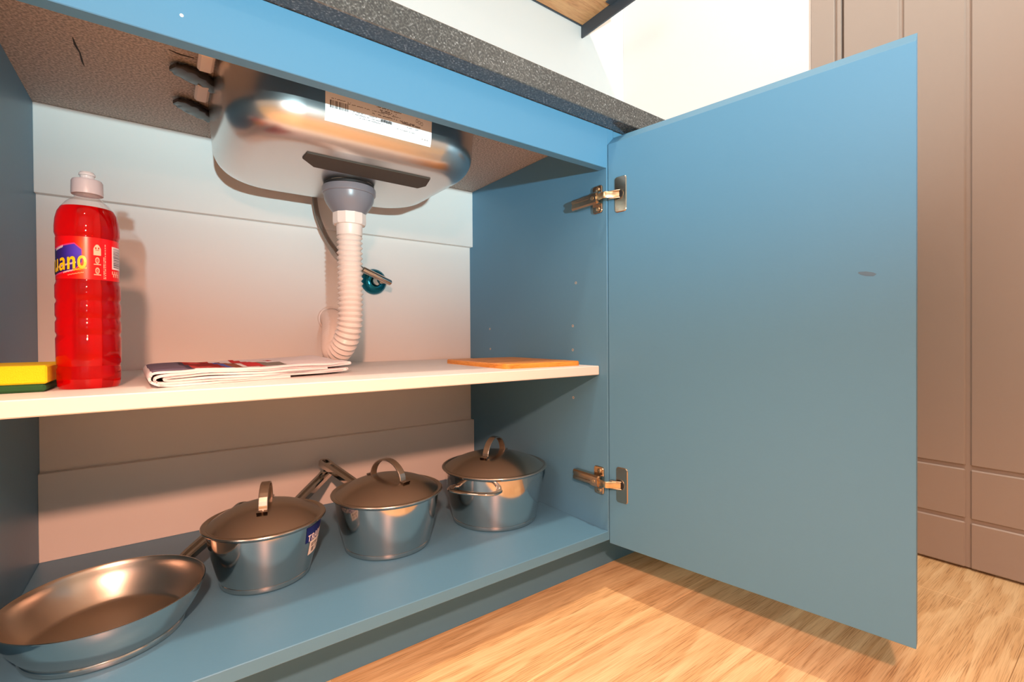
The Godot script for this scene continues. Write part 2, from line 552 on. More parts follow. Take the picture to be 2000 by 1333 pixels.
func room() -> void:
	# floor of oak planks, laid along x
	var f := setting("floor", "light oak plank floor running along the kitchen cabinets", "floor")
	var g := Geo.new()
	box(g, Vector3(ROOM_X, FLOOR_Y - 0.06, BACK_Z - 0.1), Vector3(WALL_X + 0.1, FLOOR_Y - 0.0025, ROOM_Z), 0.001)
	part("underlay", g, M.crack, f)
	var pw := 0.192
	var z := BACK_Z
	var row := 0
	var rng := RandomNumberGenerator.new()
	rng.seed = 8
	while z < ROOM_Z:
		var x := ROOM_X - 1.2 + fposmod(row * 0.47, 1.2) - (0.25 if row == 3 else 0.0)
		while x < WALL_X:
			var a := maxf(x, ROOM_X)
			var b := minf(x + 1.2, WALL_X + 0.05)
			if b - a > 0.02:
				g = Geo.new()
				box(g, Vector3(a, FLOOR_Y - 0.008, z), Vector3(b - 0.0003, FLOOR_Y, minf(z + pw, ROOM_Z) - 0.0003), 0.0006)
				part("plank", g, M.oak[rng.randi() % 4], f)
			x += 1.2
		z += pw
		row += 1
	g = Geo.new()
	box(g, Vector3(ROOM_X - 0.1, FLOOR_Y - 0.06, BACK_Z - 0.12), Vector3(WALL_X + 0.12, CEIL_Y, BACK_Z), 0.001)
	var w := part("wall_back", g, M.wall, self)
	tag(w, "white kitchen wall behind the countertop", "wall")
	# right wall up to the dark door
	g = Geo.new()
	box(g, Vector3(WALL_X, FLOOR_Y - 0.06, BACK_Z), Vector3(WALL_X + 0.12, CEIL_Y, 0.560), 0.001)
	box(g, Vector3(WALL_X + 0.04, FLOOR_Y - 0.06, 0.560), Vector3(WALL_X + 0.12, CEIL_Y, ROOM_Z), 0.001)
	box(g, Vector3(WALL_X, FLOOR_Y - 0.06, 1.50), Vector3(WALL_X + 0.04, CEIL_Y, ROOM_Z), 0.001)
	w = part("wall_right", g, M.wall, self)
	tag(w, "bright white wall between the counter and the dark panelled door", "wall")
	g = Geo.new()
	var lz0 := 0.75; var lz1 := 2.05; var ly0 := 1.0; var ly1 := 2.1
	box(g, Vector3(ROOM_X - 0.12, FLOOR_Y - 0.06, BACK_Z), Vector3(ROOM_X, CEIL_Y, lz0), 0.001)
	box(g, Vector3(ROOM_X - 0.12, FLOOR_Y - 0.06, lz1), Vector3(ROOM_X, CEIL_Y, ROOM_Z), 0.001)
	box(g, Vector3(ROOM_X - 0.12, FLOOR_Y - 0.06, lz0), Vector3(ROOM_X, ly0, lz1), 0.001)
	box(g, Vector3(ROOM_X - 0.12, ly1, lz0), Vector3(ROOM_X, CEIL_Y, lz1), 0.001)
	w = part("wall_left", g, M.wall, self)
	tag(w, "white wall at the far left of the kitchen", "wall")
	# far wall with a window
	var wx0 := -2.1; var wx1 := -0.7; var wy0 := 0.85; var wy1 := 2.05
	g = Geo.new()
	var za := ROOM_Z; var zb := ROOM_Z + 0.12
	box(g, Vector3(ROOM_X - 0.12, FLOOR_Y - 0.06, za), Vector3(wx0, CEIL_Y, zb), 0.001)
	box(g, Vector3(wx1, FLOOR_Y - 0.06, za), Vector3(WALL_X + 0.12, CEIL_Y, zb), 0.001)
	box(g, Vector3(wx0, FLOOR_Y - 0.06, za), Vector3(wx1, wy0, zb), 0.001)
	box(g, Vector3(wx0, wy1, za), Vector3(wx1, CEIL_Y, zb), 0.001)
	w = part("wall_front", g, M.wall, self)
	tag(w, "white wall with a window opposite the sink cabinet", "wall")
	g = Geo.new()
	box(g, Vector3(ROOM_X - 0.12, CEIL_Y, BACK_Z - 0.12), Vector3(WALL_X + 0.12, CEIL_Y + 0.1, ROOM_Z + 0.12), 0.001)
	w = part("ceiling", g, M.ceiling, self)
	tag(w, "white kitchen ceiling with round downlights", "ceiling")
	window("window_1", "white framed window opposite the sink cabinet", Transform3D(Basis(), Vector3((wx0 + wx1) / 2, (wy0 + wy1) / 2, za)), Vector2(wx1 - wx0, wy1 - wy0), WINDOW_COLOR, WINDOW_ENERGY)
	window("window_2", "white framed window in the wall at the far left", Transform3D(Basis(Vector3.UP, -PI / 2), Vector3(ROOM_X, (ly0 + ly1) / 2, (lz0 + lz1) / 2)), Vector2(lz1 - lz0, ly1 - ly0), SIDE_COLOR, SIDE_ENERGY)

# a window in an opening: its local z points out of the room
func window(called: String, label: String, xf: Transform3D, size: Vector2, col: Color, energy: float) -> void:
	var win := setting(called, label, "window")
	win.transform = xf
	var h := size / 2.0
	for r in [[-h.x, -h.y, -h.x + 0.05, h.y], [h.x - 0.05, -h.y, h.x, h.y], [-h.x, -h.y, h.x, -h.y + 0.05], [-h.x, h.y - 0.05, h.x, h.y], [-0.025, -h.y, 0.025, h.y]]:
		var g := Geo.new()
		box(g, Vector3(r[0], r[1], 0.03), Vector3(r[2], r[3], 0.08), 0.003)
		part("window_frame", g, M.white_plastic, win)
	var gl := Geo.new()
	box(gl, Vector3(-h.x, -h.y, 0.052), Vector3(h.x, h.y, 0.058), 0.0005)
	var glass := mat(Color(0.95, 0.98, 1.0, 0.06), 0.02)
	glass.transparency = BaseMaterial3D.TRANSPARENCY_ALPHA
	part("pane", gl, glass, win)
	var l := AreaLight3D.new()
	l.name = called + "_daylight"
	l.area_size = size - Vector2(0.1, 0.1)
	l.transform = xf.translated_local(Vector3(0, 0, -0.02))
	l.light_color = col
	l.light_energy = energy
	l.area_range = 12.0
	l.shadow_enabled = true
	add_child(l)

func tag(o: Node3D, label: String, category: String, kind := "structure") -> void:
	o.set_meta("label", label)
	o.set_meta("category", category)
	if kind:
		o.set_meta("kind", kind)

func dark_door() -> void:
	# frame, then the leaf: a slab with separate raised panels between shallow grooves
	var fr := setting("trim_1", "taupe door frame at the edge of the white wall", "door frame")
	var g := Geo.new()
	box(g, Vector3(WALL_X - 0.006, FLOOR_Y, 0.5562), Vector3(WALL_X + 0.04, 2.12, 0.6062), 0.002)
	part("casing", g, M.taupe, fr)
	g = Geo.new()
	box(g, Vector3(WALL_X - 0.001, FLOOR_Y, 0.6062), Vector3(WALL_X + 0.04, 2.12, 0.6105), 0.001)
	part("stop", g, M.taupe, fr)
	g = Geo.new()
	box(g, Vector3(WALL_X - 0.004, FLOOR_Y, 0.6105), Vector3(WALL_X + 0.04, 2.12, 0.6185), 0.001)
	part("bead", g, M.taupe, fr)
	g = Geo.new()
	box(g, Vector3(WALL_X - 0.006, FLOOR_Y, 1.44), Vector3(WALL_X + 0.04, 2.12, 1.50), 0.002)
	part("casing", g, M.taupe, fr)
	g = Geo.new()
	box(g, Vector3(WALL_X - 0.006, 2.12, 0.5562), Vector3(WALL_X + 0.04, 2.18, 1.50), 0.002)
	part("casing", g, M.taupe, fr)
	var d := setting("door_1", "tall taupe door with grooved panels behind the open blue door", "door")
	g = Geo.new()
	box(g, Vector3(WALL_X + 0.0045, FLOOR_Y + 0.004, 0.6215), Vector3(WALL_X + 0.036, 2.115, 1.438), 0.001)
	part("leaf", g, M.taupe, d)
	var zs := [0.6215, 0.7276, 0.8325, 0.9375, 1.0425, 1.1475, 1.2525, 1.3575, 1.438]
	var ys := [FLOOR_Y + 0.004, -0.0175, 0.0870, 2.115]
	for i in zs.size() - 1:
		for j in ys.size() - 1:
			g = Geo.new()
			var z0: float = zs[i] + (0.0 if i == 0 else 0.0035)
			var z1: float = zs[i + 1] - 0.0035
			var y0: float = ys[j] + (0.0 if j == 0 else 0.0035)
			var y1: float = ys[j + 1] - 0.0035
			box(g, Vector3(WALL_X + 0.0005, y0, z0), Vector3(WALL_X + 0.006, y1, z1), 0.0028)
			part("panel", g, M.taupe, d)

func wall_shelf() -> void:
	var t := thing("wall_shelf", "wooden wall shelf in a dark grey metal frame above the countertop", "shelf", Vector3(0, 0, 0))
	var y := 1.3288
	var x1 := 0.4298
	var g := Geo.new()
	box(g, Vector3(-0.75, y, BACK_Z + 0.006), Vector3(x1, y + 0.02, 0.2), 0.001)
	part("board", g, M.shelf_wood, t)
	g = Geo.new()   # flat bar at the end, hanging below the board
	box(g, Vector3(x1, y - 0.0365, BACK_Z), Vector3(x1 + 0.006, y + 0.035, 0.22), 0.001)
	part("end_bar", g, M.frame_metal, t)
	g = Geo.new()
	box(g, Vector3(-0.75, y - 0.001, BACK_Z), Vector3(x1, y + 0.03, BACK_Z + 0.005), 0.0008)
	part("rear_bar", g, M.frame_metal, t)
	g = Geo.new()
	box(g, Vector3(x1 - 0.022, y - 0.004, 0.098), Vector3(x1, y, 0.22), 0.0008)
	part("bracket", g, M.frame_metal, t)
	g = Geo.new()
	box(g, Vector3(-0.75, y - 0.01, 0.2), Vector3(x1, y + 0.03, 0.206), 0.0008)
	part("front_bar", g, M.frame_metal, t)

# ------------------------------------------------------------------ cabinet
func peg(p: Vector3, parent: Node3D, called := "peg_hole", r := 0.0026) -> void:
	var g := Geo.new()
	lathe(g, [Vector2(0, -0.0012), Vector2(r * 0.55, -0.0012), Vector2(r * 0.6, 0.0006), Vector2(r, 0.0006), Vector2(r, -0.001)], 12, Transform3D(Basis(Vector3(0, 0, 1), PI / 2), Vector3.ZERO))
	part(called, g, M.peg, parent, p)

func cabinet() -> void:
	var t := thing("sink_cabinet", "open blue base cabinet under the sink with a cream shelf", "cabinet")
	var s := 0.018
	var g := Geo.new()
	box(g, Vector3(0, -0.0164, -0.006), Vector3(s, 0.7215, D), 0.0006)
	part("side_panel", g, M.paint, t)
	g = Geo.new()
	box(g, Vector3(-W - s, -0.0164, -0.006), Vector3(-W, 0.7215, D), 0.0006)
	part("side_panel", g, M.paint, t)
	g = Geo.new()
	box(g, Vector3(-W, -0.0164, -0.006), Vector3(0, 0.0, D), 0.0008)
	part("bottom_panel", g, M.paint, t)
	g = Geo.new()
	box(g, Vector3(-W, 0.0, -0.006), Vector3(0, 0.7215, 0.0), 0.0003)
	part("back_panel", g, M.white_panel, t)
	g = Geo.new()
	box(g, Vector3(-W, 0.5808, 0.0), Vector3(0, 0.7215, 0.0150), 0.0006)
	part("back_rail", g, M.white_panel, t)
	g = Geo.new()
	box(g, Vector3(-W, 0.0, 0.0), Vector3(0, 0.1391, 0.0150), 0.0006)
	part("back_rail", g, M.white_panel, t)
	g = Geo.new()
	box(g, Vector3(-W, 0.6504, D - s), Vector3(0, 0.7215, D), 0.0008)
	part("front_rail", g, M.paint, t)
	g = Geo.new()
	box(g, Vector3(-W - 0.8, FLOOR_Y, 0.371), Vector3(WALL_X, -0.0166, 0.387), 0.0006)
	part("plinth", g, M.paint, t)
	g = Geo.new()
	box(g, Vector3(-W + 0.0008, SHELF_Y - 0.0165, 0.001), Vector3(-0.0008, SHELF_Y, 0.450), 0.0012)
	part("shelf", g, M.white_panel, t)
	for p in [[0.3707, 0.3808], [0.3241, 0.3804], [0.2316, 0.3811], [0.370, 0.0912], [0.3215, 0.0929], [0.4532, 0.3899]]:
		peg(Vector3(0.0, p[0], p[1]), t)
	# a screw cap on the front rail
	g = Geo.new()
	lathe(g, vec2s([0.0, 0.0006, 0.0015, 0.0004, 0.0018, 0.0, 0.0018, -0.001]), 12, Transform3D(Basis(Vector3(1, 0, 0), PI / 2), Vector3.ZERO))
	part("screw_cap", g, M.white_plastic, t, Vector3(-0.6214, 0.6753, D))
	# the door: hinged on the right, opened a little past square; a slanted finger bevel along its top
	var th := 0.1625
	var dv := Vector3(sin(th), 0, cos(th))
	var nn := Vector3(cos(th), 0, -sin(th))
	var xf := Transform3D(Basis(dv, Vector3.UP, nn), Vector3(0.002, 0, 0.4710))   # x along the door, z out of its inner face (towards +x)
	var dw := 0.4186
	var y0 := -0.0213
	var y1 := 0.6918
	g = Geo.new()
	var c := 0.0007
	# section of the door in its (z, y) plane; inner face at z = 0
	var sect := vec2s([0.0, y0 + c, c, y0, 0.0178 - c, y0, 0.0178, y0 + c, 0.0178, y1 + 0.0165, 0.0172, y1 + 0.0170, 0.0005, y1 + 0.0006, 0.0, y1])
	var A := []
	var B := []
	for q in sect:
		A.append(xf * Vector3(0.0, q.y, q.x))
		B.append(xf * Vector3(dw, q.y, q.x))
	for i in sect.size():
		var j := (i + 1) % sect.size()
		var e: Vector2 = sect[j] - sect[i]
		g.flat(A[i], A[j], B[j], B[i], xf.basis * Vector3(0, -e.x, e.y))
	for side in [[A, -dv], [B, dv]]:
		for i in range(1, sect.size() - 1):
			g.flat(side[0][0], side[0][i], side[0][i + 1], side[0][i + 1], side[1])
	var door := part("door", g, M.paint, t)
	g = Geo.new()   # a scuff on the door's inner face
	var blob := []
	for i in 9:
		var a := TAU * i / 9.0
		blob.append(Vector2(cos(a) * (0.0095 + 0.002 * sin(i * 2.3)), sin(a) * 0.0028 + cos(a) * 0.002))
	plate(g, blob, 0.00015, Transform3D(Basis(-dv, Vector3.UP, -nn), xf * Vector3(0.3725, 0.425, 0)), 0.00003)
	part("scuff", g, mat(Color(0.31, 0.42, 0.50), 0.5), door)
	for y in [0.5985, 0.0880]:
		hinge(t, y, xf, y < 0.3)

func hinge(t: Node3D, y: float, door: Transform3D, low: bool) -> void:
	var h := Node3D.new()
	h.name = "hinge" if not low else "hinge_001"
	t.add_child(h)
	# mounting plate on the side panel: a cross of two rounded wings and a long body
	var left := Basis(Vector3(0, 0, -1), Vector3.UP, Vector3(-1, 0, 0))   # local z points into the cabinet (-x), local x towards the back
	var g := Geo.new()
	for sy in [-1.0, 1.0]:
		plate(g, round_rect(0.023, 0.022, 0.005), 0.0035, Transform3D(left, Vector3(0, y + sy * 0.0140, 0.4490)), 0.001)
	part("mounting_plate", g, M.hinge_steel, h)
	for sy in [-1.0, 1.0]:
		g = Geo.new()
		lathe(g, vec2s([0.0042, 0.0, 0.0042, 0.0012, 0.003, 0.002, 0.0, 0.0021]), 14, Transform3D(Basis(Vector3(0, 0, 1), PI / 2), Vector3(-0.0034, y + sy * 0.0175, 0.4515)))
		part("screw", g, M.hinge_bright, h)
	# arm: a folded channel lying on the plate, from deep in the cabinet to the front
	var sect := vec2s([-0.0100, 0.0, -0.0100, 0.0095, -0.007, 0.0120, -0.0024, 0.0120, -0.0024, 0.0106, 0.0024, 0.0106, 0.0024, 0.0120, 0.007, 0.0120, 0.0100, 0.0095, 0.0100, 0.0])
	g = Geo.new()
	sweep(g, [Vector3(-0.002, y, 0.393), Vector3(-0.002, y, 0.462)], sect, Vector3(-1, 0, 0), false)
	part("arm", g, M.hinge_steel, h)
	g = Geo.new()   # saddle across the arm
	var sd := vec2s([-0.0110, 0.0, -0.0110, 0.0105, -0.008, 0.0134, 0.008, 0.0134, 0.0110, 0.0105, 0.0110, 0.0])
	sweep(g, [Vector3(-0.003, y, 0.4405), Vector3(-0.003, y, 0.4575)], sd, Vector3(-1, 0, 0), false)
	part("saddle", g, M.hinge_steel, h)
	g = Geo.new()
	lathe(g, vec2s([0.0036, 0.0, 0.0036, 0.0016, 0.0, 0.0018]), 12, Transform3D(Basis(Vector3(0, 0, 1), PI / 2), Vector3(-0.0155, y, 0.4490)))
	part("adjusting_screw", g, M.hinge_bright, h)
	# link: bright flat strip that bends over to the cup in the door
	var cup := door * Vector3(0.0235, y, -0.0005)
	g = Geo.new()
	sweep(g, curve([Vector3(-0.012, y, 0.458), Vector3(-0.0135, y, 0.466), Vector3(-0.0145, y, 0.4765), cup + Vector3(-0.0085, 0, -0.009), cup + Vector3(-0.001, 0, 0.0)], 5), round_rect(0.0115, 0.0022, 0.0008, 2), Vector3(-1, 0, 0.2), true)
	part("link", g, M.hinge_bright, h)
	for sy in [-1.0, 1.0]:
		g = Geo.new()
		var a := cup + Vector3(-0.006, sy * 0.0065, -0.007)
		sweep(g, [a + Vector3(-0.003, 0, -0.010), a + Vector3(0.002, 0, 0.003), a + Vector3(0.0055, 0, 0.009)], round_rect(0.0018, 0.007, 0.0005, 2), Vector3(-1, 0, 0.3), false)
		part("side_arm", g, M.hinge_steel, h)
	# cup flange on the door: a tall rounded plate with the cup's rim around a dark well
	var inw := Transform3D(Basis(-door.basis.x, Vector3.UP, -door.basis.z), door * Vector3(0.0255, y, 0))
	g = Geo.new()
	plate(g, round_rect(0.0235, 0.0625, 0.005), 0.0018, inw, 0.0012)
	part("cup_plate", g, M.hinge_steel, h)
	g = Geo.new()
	lathe(g, vec2s([0.0085, 0.0, 0.0105, 0.0, 0.0102, 0.0026, 0.0088, 0.0026, 0.0085, 0.0019]), 24, Transform3D(inw.basis * Basis(Vector3(1, 0, 0), PI / 2), inw * Vector3(0.004, 0, 0)))
	part("cup_rim", g, M.hinge_steel, h)
	g = Geo.new()
	lathe(g, vec2s([0.0, 0.0019, 0.0086, 0.0019]), 24, Transform3D(inw.basis * Basis(Vector3(1, 0, 0), PI / 2), inw * Vector3(0.004, 0, 0)))
	part("cup_well", g, M.dark_rubber, h)

func neighbour_cabinet() -> void:
	# what the open door hides: a closed cabinet that carries the worktop to the wall
	var t := thing("base_cabinet", "closed blue base cabinet between the open door and the white wall", "cabinet")
	var g := Geo.new()
	box(g, Vector3(0.020, -0.0164, -0.006), Vector3(WALL_X - 0.004, 0.7215, D - 0.001), 0.0008)
	part("body", g, M.paint, t)
	g = Geo.new()
	box(g, Vector3(0.075, -0.0213, D), Vector3(WALL_X - 0.006, 0.708, D + 0.018), 0.001)
	part("door", g, M.paint, t)
	t = thing("base_cabinet", "closed blue base cabinet on the frying pan's side of the sink cabinet", "cabinet")
	g = Geo.new()
	box(g, Vector3(-W - 0.8, -0.0164, -0.006), Vector3(-W - 0.0195, 0.7215, D - 0.001), 0.0008)
	part("body", g, M.paint, t)
	g = Geo.new()
	box(g, Vector3(-W - 0.798, -0.0213, D), Vector3(-W - 0.022, 0.708, D + 0.018), 0.001)
	part("door", g, M.paint, t)

func countertop() -> void:
	var t := thing("countertop", "speckled dark grey granite countertop above the blue rail", "countertop")
	var y0 := 0.7222
	var y1 := 0.7598
	var z1 := 0.4998
	# polished front edge, then the slab round the sink's opening, which is rough below
	var g := Geo.new()
	box(g, Vector3(-W - 0.8, y0, D - 0.004), Vector3(WALL_X, y1, z1), 0.0012)
	part("front_edge", g, M.granite, t)
	g = Geo.new()
	var a := Vector2(-0.545, 0.115); var b := Vector2(-0.232, 0.370)   # inside the bowl's rounded rim
	box(g, Vector3(-W - 0.8, TOP_Y, BACK_Z), Vector3(a.x, y1, D - 0.004), 0.0004)
	box(g, Vector3(b.x, TOP_Y, BACK_Z), Vector3(WALL_X, y1, D - 0.004), 0.0004)
	box(g, Vector3(a.x, TOP_Y, BACK_Z), Vector3(b.x, y1, a.y), 0.0004)
	box(g, Vector3(a.x, TOP_Y, b.y), Vector3(b.x, y1, D - 0.004), 0.0004)
	part("slab", g, M.raw_stone, t, Vector3.ZERO, "rough brown underside of the stone slab")
	# cracks in the underside
	var cr := [[Vector3(-0.7255, 0, 0.2605), Vector3(-0.7252, 0, 0.243), Vector3(-0.7228, 0, 0.224), Vector3(-0.7230, 0, 0.200), Vector3(-0.7222, 0, 0.188)], [Vector3(-0.630, 0, 0.299), Vector3(-0.619, 0, 0.295), Vector3(-0.603, 0, 0.296)]]
	for c in cr:
		g = Geo.new()
		var pth := []
		for p in c:
			pth.append(p + Vector3(0, TOP_Y - 0.0002, 0))
		var sc := []
		for i in pth.size():
			sc.append(Vector2([0.4, 1.2, 0.7, 1.0, 0.3][i], 1))
		sweep(g, pth, round_rect(0.0022, 0.0008, 0.0003, 1), Vector3.UP, false, true, sc)
		part("crack", g, M.crack, t)

func loop_rr(cx: float, cz: float, hx: float, hz: float, r: float, y: float, n := 10) -> Array:
	var o := []
	r = minf(r, minf(hx, hz) - 0.001)
	for q in 4:
		var sx: float = [1, -1, -1, 1][q]
		var sz: float = [1, 1, -1, -1][q]
		for i in n + 1:
			var t := q * PI / 2 + PI / 2 * i / n
			o.append(Vector3(cx + sx * (hx - r) + r * cos(t), y, cz + sz * (hz - r) + r * sin(t)))
	return o

func skin(g: Geo, loops: Array, out: float) -> void:
	# smooth surface through closed loops of equal length
	var L := loops.size()
	var N: int = loops[0].size()
	var nr := []
	for i in L:
		var row := []
		for j in N:
			var du: Vector3 = loops[i][(j + 1) % N] - loops[i][(j + N - 1) % N]
			var dv: Vector3 = loops[mini(i + 1, L - 1)][j] - loops[maxi(i - 1, 0)][j]
			row.append(du.cross(dv).normalized() * out)
		nr.append(row)
	for i in L - 1:
		for j in N:
			var k := (j + 1) % N
			g.quad(loops[i][j], loops[i][k], loops[i + 1][k], loops[i + 1][j], nr[i][j], nr[i][k], nr[i + 1][k], nr[i + 1][j])

const DRAIN := Vector3(-0.378, 0.6143, 0.222)

func sink() -> void:
	var t := thing("sink", "stainless steel sink bowl hanging under the countertop with a white label", "sink", Vector3(-0.3887, 0.6143, 0.242))
	var o := -t.position
	var cx := -0.3887; var cz := 0.242; var hx := 0.1901; var hz := 0.1659
	var yb := 0.6143; var rf := 0.042; var rc := 0.090
	var loops := []
	# inner skin first (top to bottom), so the bowl is a real shell with an open top
	var prof := []
	for k in 5:
		prof.append(Vector2(0.004 * k / 4.0, lerpf(TOP_Y - 0.0005, yb + rf, k / 4.0)))
	for k in range(1, 13):
		var a := k / 12.0 * PI / 2
		prof.append(Vector2(0.004 + rf * (1 - cos(a)), yb + rf * (1 - sin(a))))
	for p in prof:
		loops.append(loop_rr(cx, cz, hx - p.x, hz - p.x, maxf(rc - p.x * 0.8, 0.02), p.y))
	for k in range(1, 6):   # flat bottom, drawn in towards the waste hole
		var f := k / 5.0
		var row := []
		var src: Array = loops[prof.size() - 1]
		for j in src.size():
			var d: Vector3 = src[j] - DRAIN
			d.y = 0
			var rim := DRAIN + d.normalized() * 0.040
			row.append(src[j].lerp(Vector3(rim.x, yb + 0.0003, rim.z), f))
		loops.append(row)
	var g := Geo.new()
	skin(g, loops, 1.0)
	var gi := Geo.new()   # the same skin once more 0.8 mm inside
	for row in loops:
		for j in row.size():
			var q: Vector3 = row[j]
			row[j] = Vector3(cx + (q.x - cx) * 0.9955, minf(q.y + 0.0008, TOP_Y), cz + (q.z - cz) * 0.9955)
	skin(g, loops, -1.0)
	# rim that the bowl hangs from, glued up against the stone
	skin(g, [loop_rr(cx, cz, hx + 0.0002, hz + 0.0002, rc, TOP_Y - 0.0003), loop_rr(cx, cz, hx + 0.0002, hz + 0.0002, rc, TOP_Y - 0.0012), loop_rr(cx, cz, hx - 0.0005, hz - 0.0005, rc, TOP_Y - 0.0012)], 1.0)
	part("bowl", g, M.sink_steel, t, o)
	# sound deadening pad
	g = Geo.new()
	var pad := []
	for p in [[-0.4727, 0.3365], [-0.4735, 0.3109], [-0.4515, 0.2840], [-0.2766, 0.2800], [-0.2700, 0.2990], [-0.2801, 0.3360]]:
		pad.append(Vector2(p[0], -p[1]))
	plate(g, pad, 0.0018, Transform3D(Basis(Vector3(1, 0, 0), Vector3(0, 0, -1), Vector3(0, -1, 0)) , Vector3(0, yb, 0)), 0.0003)
	part("damping_pad", g, M.pad, t, o)
	# label on the front wall
	var im := Image.create(512, 150, false, Image.FORMAT_RGB8)
	im.fill(Color(0.96, 0.955, 0.95))
	var rng := RandomNumberGenerator.new()
	rng.seed = 4
	var ink := Color(0.25, 0.22, 0.22)
	var line := func(x: int, y: int, w: int, h: int, dens: float, c: Color) -> void:
		var p := x
		while p < x + w:
			var k := rng.randi_range(2, 6)
			if rng.randf() < dens:
				im.fill_rect(Rect2i(p, y + rng.randi_range(0, 1), mini(k, x + w - p), h), c)
			p += k + 1
	for r in [[14, 10, 140, 3], [14, 18, 130, 3], [14, 26, 150, 4], [14, 40, 90, 2], [30, 50, 200, 2], [60, 58, 240, 2]]:
		line.call(r[0], r[1], r[2], r[3], 0.75, ink)
	for r in [[230, 62, 120, 3], [245, 70, 80, 4], [250, 76, 70, 3], [20, 76, 90, 2], [96, 80, 250, 2], [210, 88, 210, 3], [330, 92, 120, 4], [120, 100, 110, 2], [120, 108, 130, 2], [150, 116, 110, 2], [380, 104, 60, 2], [330, 118, 90, 2], [460, 130, 34, 3]]:
		line.call(r[0], r[1], r[2], r[3], 0.7, Color(0.42, 0.40, 0.40))
	var bx := 20
	while bx < 98:   # bar code
		var k := rng.randi_range(1, 3)
		im.fill_rect(Rect2i(bx, 84, k, 24), Color(0.12, 0.11, 0.12))
		bx += k + rng.randi_range(1, 4)
	im.fill_rect(Rect2i(248, 100, 58, 11), Color(0.96, 0.955, 0.95))
	line.call(250, 101, 54, 9, 0.85, Color(0.2, 0.18, 0.18))
	for k in 3:   # small seals
		for a in 40:
			im.set_pixel(int(432 + k * 13 + cos(a * 0.157) * 5), int(74 + k * 3 + sin(a * 0.157) * 6), ink)
	var lm := mat(Color.WHITE, 0.35)
	lm.albedo_texture = ImageTexture.create_from_image(im)
	g = Geo.new()
	var x0 := -0.4655; var x1 := -0.3118; var yt := 0.6990; var yl := 0.6375
	var rows := 10
	var zf := func(y: float) -> float:
		if y > yb + rf:
			return cz + hz - 0.004 * (TOP_Y - y) / (TOP_Y - yb - rf)
		var a := asin(clampf(1.0 - (y - yb) / rf, 0.0, 1.0))
		return cz + hz - 0.004 - rf * (1.0 - cos(a))
	for k in rows:
		var ya := lerpf(yt, yl, float(k) / rows)
		var yc := lerpf(yt, yl, float(k + 1) / rows)
		var zA: float = zf.call(ya) + 0.0004
		var zB: float = zf.call(yc) + 0.0004
		var nn := Vector3(0, zA - zB, ya - yc).normalized()
		nn = Vector3(0, -absf(nn.y), absf(nn.z))
		g.quad(Vector3(x0, ya, zA), Vector3(x1, ya, zA), Vector3(x1, yc, zB), Vector3(x0, yc, zB), nn, nn, nn, nn,
			Vector2(0, float(k) / rows), Vector2(1, float(k) / rows), Vector2(1, float(k + 1) / rows), Vector2(0, float(k + 1) / rows))
	part("label", g, lm, t, o, "white printed label with a bar code")
	# foam strips and black mounting glue at the bowl's left side
	for r in [[-0.600, 0.291, -0.582, 0.338], [-0.599, 0.194, -0.5815, 0.250]]:
		g = Geo.new()
		box(g, Vector3(r[0], TOP_Y - 0.014, r[1]), Vector3(r[2], TOP_Y - 0.001, r[3]), 0.003)
		part("foam_strip", g, M.foam, t, o)
	var blobs := [[Vector3(-0.626, 0, 0.272), Vector3(-0.618, 0, 0.268), Vector3(-0.602, 0, 0.260), Vector3(-0.588, 0, 0.251), Vector3(-0.577, 0, 0.240)],
		[Vector3(-0.621, 0, 0.163), Vector3(-0.611, 0, 0.158), Vector3(-0.598, 0, 0.148), Vector3(-0.585, 0, 0.137), Vector3(-0.574, 0, 0.127)]]
	for bl in blobs:
		g = Geo.new()
		var pth := []
		for p in bl:
			pth.append(p + Vector3(0, TOP_Y - 0.0074, 0))
		pth = curve(pth, 4)
		var sc := []
		for i in pth.size():
			var f := float(i) / (pth.size() - 1)
			sc.append(Vector2(0.35 + 0.75 * sin(PI * clampf(f * 0.9 + 0.08, 0, 1)) + 0.08 * sin(i * 2.1), 0.45 + 0.7 * f + 0.12 * sin(i * 1.7)))
		sweep(g, pth, round_rect(0.031, 0.012, 0.005, 3), Vector3.UP, true, true, sc)
		part("mounting_glue", g, M.glue, t, o)

